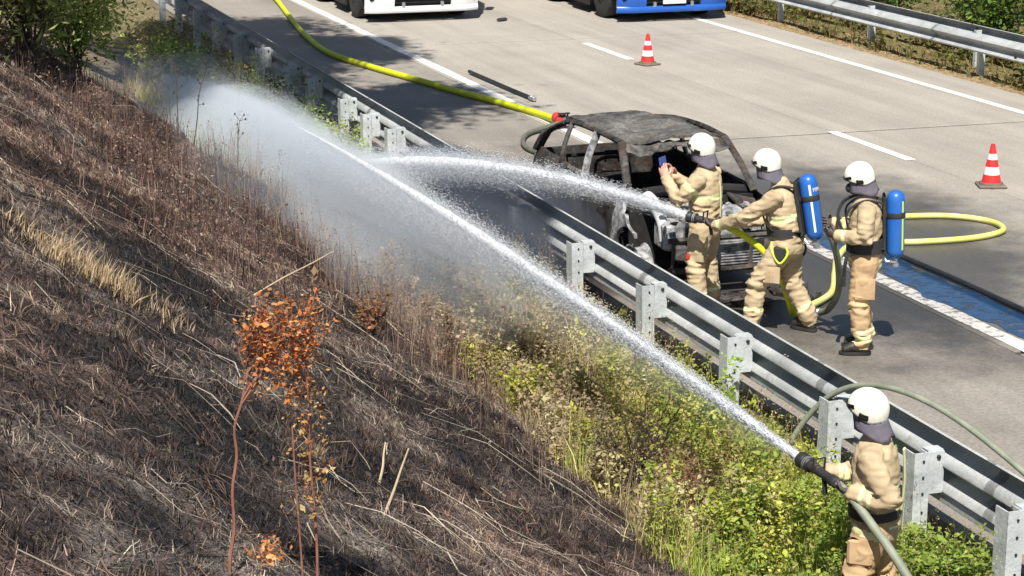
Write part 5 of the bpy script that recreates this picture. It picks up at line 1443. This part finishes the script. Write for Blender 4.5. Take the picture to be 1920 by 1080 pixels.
# --- firefighter filming with a phone in front of the wreck
T = torso(.02)
J = dict(torso=T, head=(0, .055, 1.645), face=(0, 1, -.05), Lsho=sho(T, -1), Rsho=sho(T, 1), Lelb=(-.27, .20, 1.17), Relb=(.27, .18, 1.16), Lwri=(-.085, .40, 1.345), Rwri=(.085, .39, 1.335),
         Lhip=(-.10, 0, .90), Rhip=(.10, 0, .90), Lkne=(-.14, .05, .50), Rkne=(.15, .03, .50), Lank=(-.15, .0, .12), Rank=(.17, -.02, .12), Ltoe=(-.19, .16, .045), Rtoe=(.22, .13, .045),
         Lhand=((.25, .42, .85), (1, .1, .0), .75), Rhand=((-.25, .42, .85), (-1, .1, 0), .75), Lthumb=-1, Rthumb=1, bare=True, bands=((.50, .62), (.10, .15)), abands=((.30, .37),), lbands=((.86, .90),))
p1 = empty('person', (8.38, 19.08, 0), heading(-.72, .69), 'firefighter in tan suit holding up a phone in front of the wreck', 'person')
o, hd, fw, up = body(p1, J, 1)
helmet(p1, hd, fw, up, .10)
mb = MB(); mb.box((0, -.10, 1.30), (.30, .03, .02), bev=.008); 
ph = empty('phone', (0, 0, 0), label='blue phone held up by the filming firefighter', cat='phone')
Rz = Matrix.Rotation(p1.rotation_euler.z, 4, 'Z'); pc = Matrix.Translation(p1.location) @ Rz
ph.location = pc @ Vector((0, .475, 1.50)); ph.rotation_euler = (R_(-8), 0, p1.rotation_euler.z)
mb = MB(); mb.box((0, 0, 0), (.16, .012, .085), bev=.005); mb.build('case', M['phone'], ph)
mb = MB(); mb.box((0, -.008, 0), (.146, .004, .072)); mb.build('screen', M['phone'], ph)
mb = MB(); mb.ell((.05, .008, .02), (.012, .004, .012)); mb.build('lens', M['blackgloss'], ph)

mb = MB(); mb.grid(lambda u, v: (-.215 - .014 * math.sin(PI * u) * math.sin(PI * v), lerp(-.06, .11, u), lerp(.56, .75, v)), 6, 6, thick=(.03, 0, 0)); mb.build('thigh_pocket', M['tan'], p1)
mb = MB(); mb.box((-.222, .10, .60), (.02, .05, .06), bev=.008); mb.build('red_tag', M['red'], p1)
mb = MB(); mb.tube(spline([(-.05, -.155, 1.36), (-.05, -.170, 1.2), (-.04, -.165, .98), (-.04, -.16, .86)], 5), .024, 6, flat=.3); mb.build('back_stripe', M['stripe'], p1)

# --- firefighter leaning into the nozzle
T = torso(.17)
J = dict(torso=T, head=(0, .215, 1.63), face=(-.05, 1, -.20), Lsho=sho(T, -1), Rsho=sho(T, 1), Lelb=(-.20, .36, 1.16), Relb=(.24, .22, 1.08), Lwri=(-.06, .66, 1.03), Rwri=(.06, .50, 1.0),
         Lhip=(-.10, 0, .90), Rhip=(.10, 0, .90), Lkne=(-.14, .26, .50), Rkne=(.13, -.02, .48), Lank=(-.15, .30, .12), Rank=(.16, -.20, .12), Ltoe=(-.18, .47, .045), Rtoe=(.22, -.04, .045),
         Lhand=((.25, 1, -.1), (.3, -.2, 1), 1.5), Rhand=((-.1, 1, .05), (0, -.3, 1), 1.5), bands=((.44, .54),), abands=((.88, .93),), lbands=((.80, .86),))
FF2 = (8.80, 18.08, 0)
p2 = empty('person', FF2, heading(-.78, .62), 'firefighter with blue air cylinder leaning forward to aim a nozzle', 'person')
# hands follow the nozzle
inv = (Matrix.Translation(FF2) @ Matrix.Rotation(p2.rotation_euler.z, 4, 'Z')).inverted()
a_ = inv @ N2_BACK.lerp(N2_TIP, .50); b_ = inv @ N2_BACK.lerp(N2_TIP, .10)
nd_ = (a_ - b_).normalized()
J['Lwri'] = tuple(a_ - nd_ * .02 + Vector((-.05, -.10, -.035))); J['Rwri'] = tuple(b_ + Vector((.075, -.075, -.02)))
J['Lhand'] = ((.45, 1, .10), (.3, -.1, 1), 1.5); J['Rhand'] = ((-.55, 1, .1), (-.2, -.1, 1), 1.5)
o, hd, fw, up = body(p2, J, 2)
helmet(p2, hd, fw, up, .05)
belt_ring(p2, 'waist_belt', (0, .035, 1.02), .205, .165, 0, .085, 'belt', Vector((0, .2, 1)).normalized())
air_pack(p2, T, ((PI * 1.10, 'white'), (PI * 1.62, 'white')), None, .26, text=-PI * .62)
mb = MB(); mb.box((-.205, .03, .82), (.07, .12, .17), bev=.025); pk = mb.build('hip_pouch', M['belt'], p2)
mb = MB(); mb.tube(spline([(-.17, .12, .93), (-.22, .10, .84), (-.24, .02, .74), (-.22, -.05, .84), (-.20, 0, .93)], 5), .011, 6); mb.build('rope_loop', M['yellow_hi'], p2)
mb = MB(); mb.box((-.215, .10, .62), (.04, .07, .08), bev=.015); mb.build('red_tag', M['red'], p2)
mb = MB(); mb.tube(spline([(.0, .0, .93), (.12, -.14, .86), (.14, -.10, .72), (-.0, .12, .60)], 5), .012, 5); mb.build('line', M['belt'], p2)

mb = MB(); mb.grid(lambda u, v: (-.225 - .012 * math.sin(PI * u) * math.sin(PI * v), lerp(.02, .18, u), lerp(.54, .70, v)), 6, 6, thick=(.03, 0, 0)); mb.build('thigh_pocket', M['tan'], p2)

# --- firefighter standing nearest on the road
T = torso(.03)
J = dict(torso=T, head=(0, .075, 1.64), face=(.0, 1, -.30), Lsho=sho(T, -1), Rsho=sho(T, 1), Lelb=(-.285, .02, 1.14), Relb=(.27, .04, 1.13), Lwri=(-.13, .27, 1.13), Rwri=(.10, .31, 1.20),
         Lhip=(-.10, 0, .90), Rhip=(.10, 0, .90), Lkne=(-.11, .05, .49), Rkne=(.11, .03, .49), Lank=(-.11, .0, .12), Rank=(.115, -.03, .12), Ltoe=(-.13, .17, .045), Rtoe=(.15, .14, .045),
         Lhand=((.55, 1, .2), (1, -.4, .5), 1.3), Rhand=((-.6, .9, .25), (-1, -.3, .3), 1.3), bands=((.02, .05), (.09, .12)), abands=((.85, .90),), lbands=((.84, .87), (.90, .93), (.96, .99)))
p3 = empty('person', (9.20, 17.26, 0), heading(-.90, .43), 'firefighter with blue air cylinder standing upright on the wet road', 'person')
o, hd, fw, up = body(p3, J, 3, legcloth=7)
helmet(p3, hd, fw, up, .12)
belt_ring(p3, 'waist_belt', (0, .005, 1.035), .208, .168, 0, .13, 'belt')
air_pack(p3, T, ((PI * 1.25, 'yellow_hi'),), None, .03)
for s in (-1,):
    mb = MB(); mb.grid(lambda u, v: (-.205 - .012 * math.sin(PI * u) * math.sin(PI * v), lerp(-.09, .09, u), lerp(.55, .74, v)), 6, 6, thick=(.03, 0, 0)); mb.build('thigh_pocket', M['tan2'], p3)
mb = MB(); mb.tube(spline([(-.02, .10, 1.50), (.03, .22, 1.42), (-.05, .27, 1.30), (-.10, .22, 1.16), (-.12, .17, 1.05)], 5), .017, 6); mb.ell((0, .17, 1.555), (.05, .04, .045)); mb.build('breathing_hose', M['black'], p3)
mb = MB(); mb.tube(spline([(-.15, .16, 1.02), (-.19, .19, .88), (-.17, .20, .74)], 5), .02, 6); mb.box((-.17, .2, .71), (.05, .04, .1), bev=.01); mb.build('hanging_gauge', M['black'], p3)

# --- firefighter in the ditch aiming the long jet
FF4 = (6.50, 11.90, -.395)
T = torso(.05)
J = dict(torso=T, head=(0, .075, 1.645), face=(.0, 1, -.08), Lsho=sho(T, -1), Rsho=sho(T, 1), Lelb=(-.27, -.15, 1.12), Relb=(.22, .22, 1.13), Lwri=(-.13, .2, 1.2), Rwri=(.0, .38, 1.2),
         Lhip=(-.10, 0, .90), Rhip=(.10, 0, .90), Lkne=(-.14, .10, .50), Rkne=(.15, -.02, .50), Lank=(-.15, .10, .12), Rank=(.17, -.12, .12), Ltoe=(-.17, .27, .045), Rtoe=(.22, .04, .045),
         bands=((.10, .14), (.46, .53)), abands=((.78, .82), (.86, .90)), lbands=((.02, .08), (.62, .68), (.86, .90)))
p4 = empty('person', FF4, heading(-.78, .62), 'firefighter in the ditch by the guardrail aiming the long water jet', 'person')
inv = (Matrix.Translation(FF4) @ Matrix.Rotation(p4.rotation_euler.z, 4, 'Z')).inverted()
a_ = inv @ N4_BACK.lerp(N4_TIP, .52); b_ = inv @ N4_BACK.lerp(N4_TIP, -.05)
J['Rwri'] = tuple(a_ + Vector((.085, -.045, -.03))); J['Lwri'] = tuple(b_ + Vector((-.055, -.095, -.03)))
J['Rhand'] = ((-.8, .6, .15), (-.3, -.2, 1), 1.5); J['Lhand'] = ((.6, .9, .1), (.3, -.2, 1), 1.5)
o, hd, fw, up = body(p4, J, 4, legcloth=7)
helmet(p4, hd, fw, up, .02)
mb = MB(); mb.box((-.20, .06, .74), (.05, .17, .19), bev=.02); mb.build('thigh_pocket', M['tan2'], p4)
mb = MB(); mb.box((-.185, .13, .50), (.05, .13, .12), bev=.02); mb.build('knee_patch', M['red'], p4)
belt_ring(p4, 'jacket_belt', (0, .01, .985), .205, .165, 0, .06, 'belt')
mb = MB(); mb.tube(spline([(.0, -.165, 1.42), (.02, -.175, 1.2), (.0, -.165, 1.0)], 5), .03, 6, flat=.3); mb.build('back_stripe', M['stripe'], p4)

# ------------------------------------------------------------------ water jets and drifting spray
m, nt, b, out = new_mat('water_drops')
b.inputs['Base Color'].default_value = (.93, .95, .97, 1); b.inputs['Roughness'].default_value = .25
t_ = nd(nt, 'ShaderNodeBsdfTranslucent'); t_.inputs[0].default_value = (.93, .95, .98, 1)
mx = nd(nt, 'ShaderNodeMixShader'); mx.inputs[0].default_value = .45
nt.links.new(b.outputs[0], mx.inputs[1]); nt.links.new(t_.outputs[0], mx.inputs[2]); nt.links.new(mx.outputs[0], out.inputs['Surface'])
M['drops'] = m

def droplets(C, Dv, L, W):
    """elongated tetrahedral drops at C along Dv"""
    N = len(C); Dv = Dv / np.linalg.norm(Dv, axis=1)[:, None]
    a = np.cross(Dv, rng.normal(0, 1, (N, 3))); a /= np.linalg.norm(a, axis=1)[:, None]; b = np.cross(Dv, a)
    L = L[:, None]; W = W[:, None]
    V = np.stack([C + Dv * L * .6, C - Dv * L * .4 + a * W, C - Dv * L * .4 - a * W * .5 + b * W * .87, C - Dv * L * .4 - a * W * .5 - b * W * .87], 1).reshape(-1, 3)
    o = np.arange(N) * 4
    t = np.concatenate([np.stack([o, o + 1, o + 2], -1), np.stack([o, o + 2, o + 3], -1), np.stack([o, o + 3, o + 1], -1), np.stack([o + 1, o + 3, o + 2], -1)])
    return V, t

def jetA(s):
    s = np.asarray(s, float); return np.stack([6.195 - .80 * s, 12.42 + 18.6 * s, .80 + .95 * s - .90 * s * s], -1)
def jetB(s):
    s = np.asarray(s, float); return np.stack([8.06 - 3.07 * s, 18.8 + 8.2 * s, 1.055 + .80 * s - 2.0 * s * s], -1)
def jet_drops(fn, n, smax, r0, r1, pw, Lr, Wr, fall, name, label):
    s = rng.random(n) ** .9 * smax
    P = fn(s); D = fn(s + .01) - fn(s - .01)
    rad = r0 + (r1 - r0) * s ** pw
    q = rng.normal(0, 1, (n, 3)) * rad[:, None] * .42
    q[:, 2] -= np.abs(rng.normal(0, 1, n)) * fall * s ** 1.8
    P = P + q
    g = ter(P[:, 0], P[:, 1], False); k = (P[:, 2] > g + .02) | (P[:, 0] > 7.3); P, D, s = P[k], D[k], s[k]; n = len(P)
    V, t = droplets(P, D, rng.uniform(*Lr, n) * (1.2 - .7 * np.clip(s, 0, 1)), rng.uniform(*Wr, n) * (1 + .4 * s))
    return tag(link_mesh(name, np_mesh(name, V, None, t), M['drops'], smooth=False), label, 'water jet', kind='stuff')
jet_drops(jetA, 170000, 1.12, .034, .60, 1.25, (.02, .06), (.0009, .0021), .50, 'water_jet', 'long white water jet crossing the verge from the ditch firefighter')
jet_drops(jetB, 100000, 1.02, .055, .42, 1.0, (.015, .05), (.0009, .0020), .25, 'water_jet', 'curving water jet from the leaning firefighter past the wreck')

# solid cores close to the nozzles
m, nt, b, out = new_mat('water_core')
b.inputs['Base Color'].default_value = (.92, .94, .97, 1); b.inputs['Roughness'].default_value = .3
g = nd(nt, 'ShaderNodeNewGeometry'); n1 = noise_node(nt, g.outputs['Position'], 22, 4, .6)
al = ramp(nt, n1.outputs[0], [(.28, .45), (.60, .95)]).outputs[0]
tr = nd(nt, 'ShaderNodeBsdfTransparent'); mx = nd(nt, 'ShaderNodeMixShader')
nt.links.new(al, mx.inputs[0]); nt.links.new(tr.outputs[0], mx.inputs[1]); nt.links.new(b.outputs[0], mx.inputs[2]); nt.links.new(mx.outputs[0], out.inputs['Surface'])
M['core'] = m
def core(fn, s1, r0, r1, label, seed):
    mb = MB(); n = 70; P = []; R = []
    for i in range(n + 1):
        s = s1 * i / n; p = fn(s); P.append(Vector(p)); R.append((r0 + (r1 - r0) * i / n) * (1 + .28 * noise.noise(Vector((s * 60, seed, 0)))) * (1 if i < n * .5 else 1 - .97 * (i - n * .5) / (n * .5)))
    mb.tube(P, R, 10); return tag(mb.build('jet_core', M['core']), label, 'water jet', kind='stuff')
core(jetA, .70, .026, .075, 'dense white core of the long water jet at its nozzle', 1)
core(jetB, .95, .040, .095, 'dense white core of the curving water jet at its nozzle', 2)

# spray: nested even-density volumes, thickest along the jets
def vol_mat(name, dens, col=(.86, .925, 1.0)):
    m = bpy.data.materials.new(name); m.use_nodes = True; nt = m.node_tree; nt.nodes.clear()
    o = nt.nodes.new('ShaderNodeOutputMaterial'); v = nt.nodes.new('ShaderNodeVolumePrincipled')
    v.inputs['Color'].default_value = (*col, 1); v.inputs['Density'].default_value = dens; v.inputs['Anisotropy'].default_value = 0.0
    nt.links.new(v.outputs[0], o.inputs['Volume']); return m
def mist_tube(fn, s0, s1, r0, r1, dens, label, drop=0.0, seed=0, pw=1.0, lump=.22):
    n = 26; m_ = 20; rings = []
    for i in range(n + 1):
        t = i / n; s = lerp(s0, s1, t); c = Vector(fn(s)) - Vector((0, 0, drop * (r0 + (r1 - r0) * t ** pw))); T_ = Vector(fn(s + .01) - fn(s - .01)).normalized()
        x = T_.cross(Vector((0, 0, 1))).normalized(); y = T_.cross(x)
        r = (r0 + (r1 - r0) * t ** pw) * (min(1, t * 6 + .12) if s0 > .05 else 1) * min(1, (1 - t) * 4 + .05) ** .5
        ring = []
        for k in range(m_):
            a = 2 * PI * k / m_; d = x * math.cos(a) + y * math.sin(a)
            ring.append(c + d * r * (1 + lump * noise.noise(Vector((d.x * 1.6 + seed, d.z * 1.6, s * 16))) + lump * .6 * noise.noise(Vector((d.x * 4 + seed, d.z * 4, s * 40)))))
        rings.append(ring)
    mb = MB(); mb.loft(rings)
    return tag(mb.build('spray_mist', vol_mat('mist', dens), angle=180), label, 'spray', kind='stuff')
def mist_blob(c, rad, dens, label, seed):
    mb = MB(); mb.ell((0, 0, 0), (1, 1, 1), 28, 18)
    V = []
    for v in mb.v:
        v = Vector(v); k = 1 + .30 * noise.noise(v * 1.7 + Vector((seed, 0, 0))) + .16 * noise.noise(v * 4.1 + Vector((0, seed, 0)))
        V.append((c[0] + v.x * rad[0] * k, c[1] + v.y * rad[1] * k, c[2] + v.z * rad[2] * k))
    mb.v = V
    return tag(mb.build('spray_mist', vol_mat('mist', dens), angle=180), label, 'spray', kind='stuff')
for j, (k, d) in enumerate(((1.0, .085), (.78, .13), (.56, .23), (.36, .45), (.2, 1.1))):
    mist_tube(jetA, .02, 1.12, .10 * k, 1.30 * k, d, 'bright spray along the long water jet, ' + ('widest veil', 'wide veil', 'middle veil', 'narrow veil', 'dense heart')[j], .80, j * 3.1, 1.2, .16)
for j, (k, d) in enumerate(((1.0, .34), (.68, .85), (.4, 2.0))):
    mist_tube(jetB, .03, 1.08, .09 * k, .50 * k, d, 'spray along the curving water jet, ' + ('outer veil', 'middle veil', 'dense heart')[j], .35, 20 + j * 3.1, 1.2)
for j, (c, r, d) in enumerate([((5.3, 26.6, .40), (1.2, 3.2, .70), .16), ((5.2, 27.4, .4), (.9, 2.4, .55), .22), ((5.9, 21.6, .22), (.9, 3.3, .50), .20), ((5.8, 23.0, .22), (.7, 2.4, .42), .26), ((4.6, 30.2, .6), (1.3, 2.0, .7), .13)]):
    mist_blob(c, r, d, ('wide drifting spray where the long jet lands', 'denser spray where the long jet lands', 'thin spray drifting over the verge by the wreck', 'thicker spray drifting over the verge by the wreck', 'thin brownish spray at the far end of the burn')[j], j * 5.3)

# grey smoke and steam rolling from under the wreck along the rail
for j, (c, r, d) in enumerate([((7.25, 22.8, .36), (.95, 2.7, .64), .8), ((7.2, 22.6, .33), (.68, 2.1, .56), 1.4), ((7.2, 22.5, .28), (.45, 1.6, .44), 2.1)]):
    o = mist_blob(c, r, d, ('thin grey smoke drifting along the guardrail beside the wreck', 'thicker grey smoke along the guardrail beside the wreck', 'dense heart of the grey smoke beside the wreck')[j], 40 + j * 2.1)
    o.name = 'smoke'; o['category'] = 'smoke'; o.data.materials[0] = vol_mat('smoke', d, (.20, .225, .28))
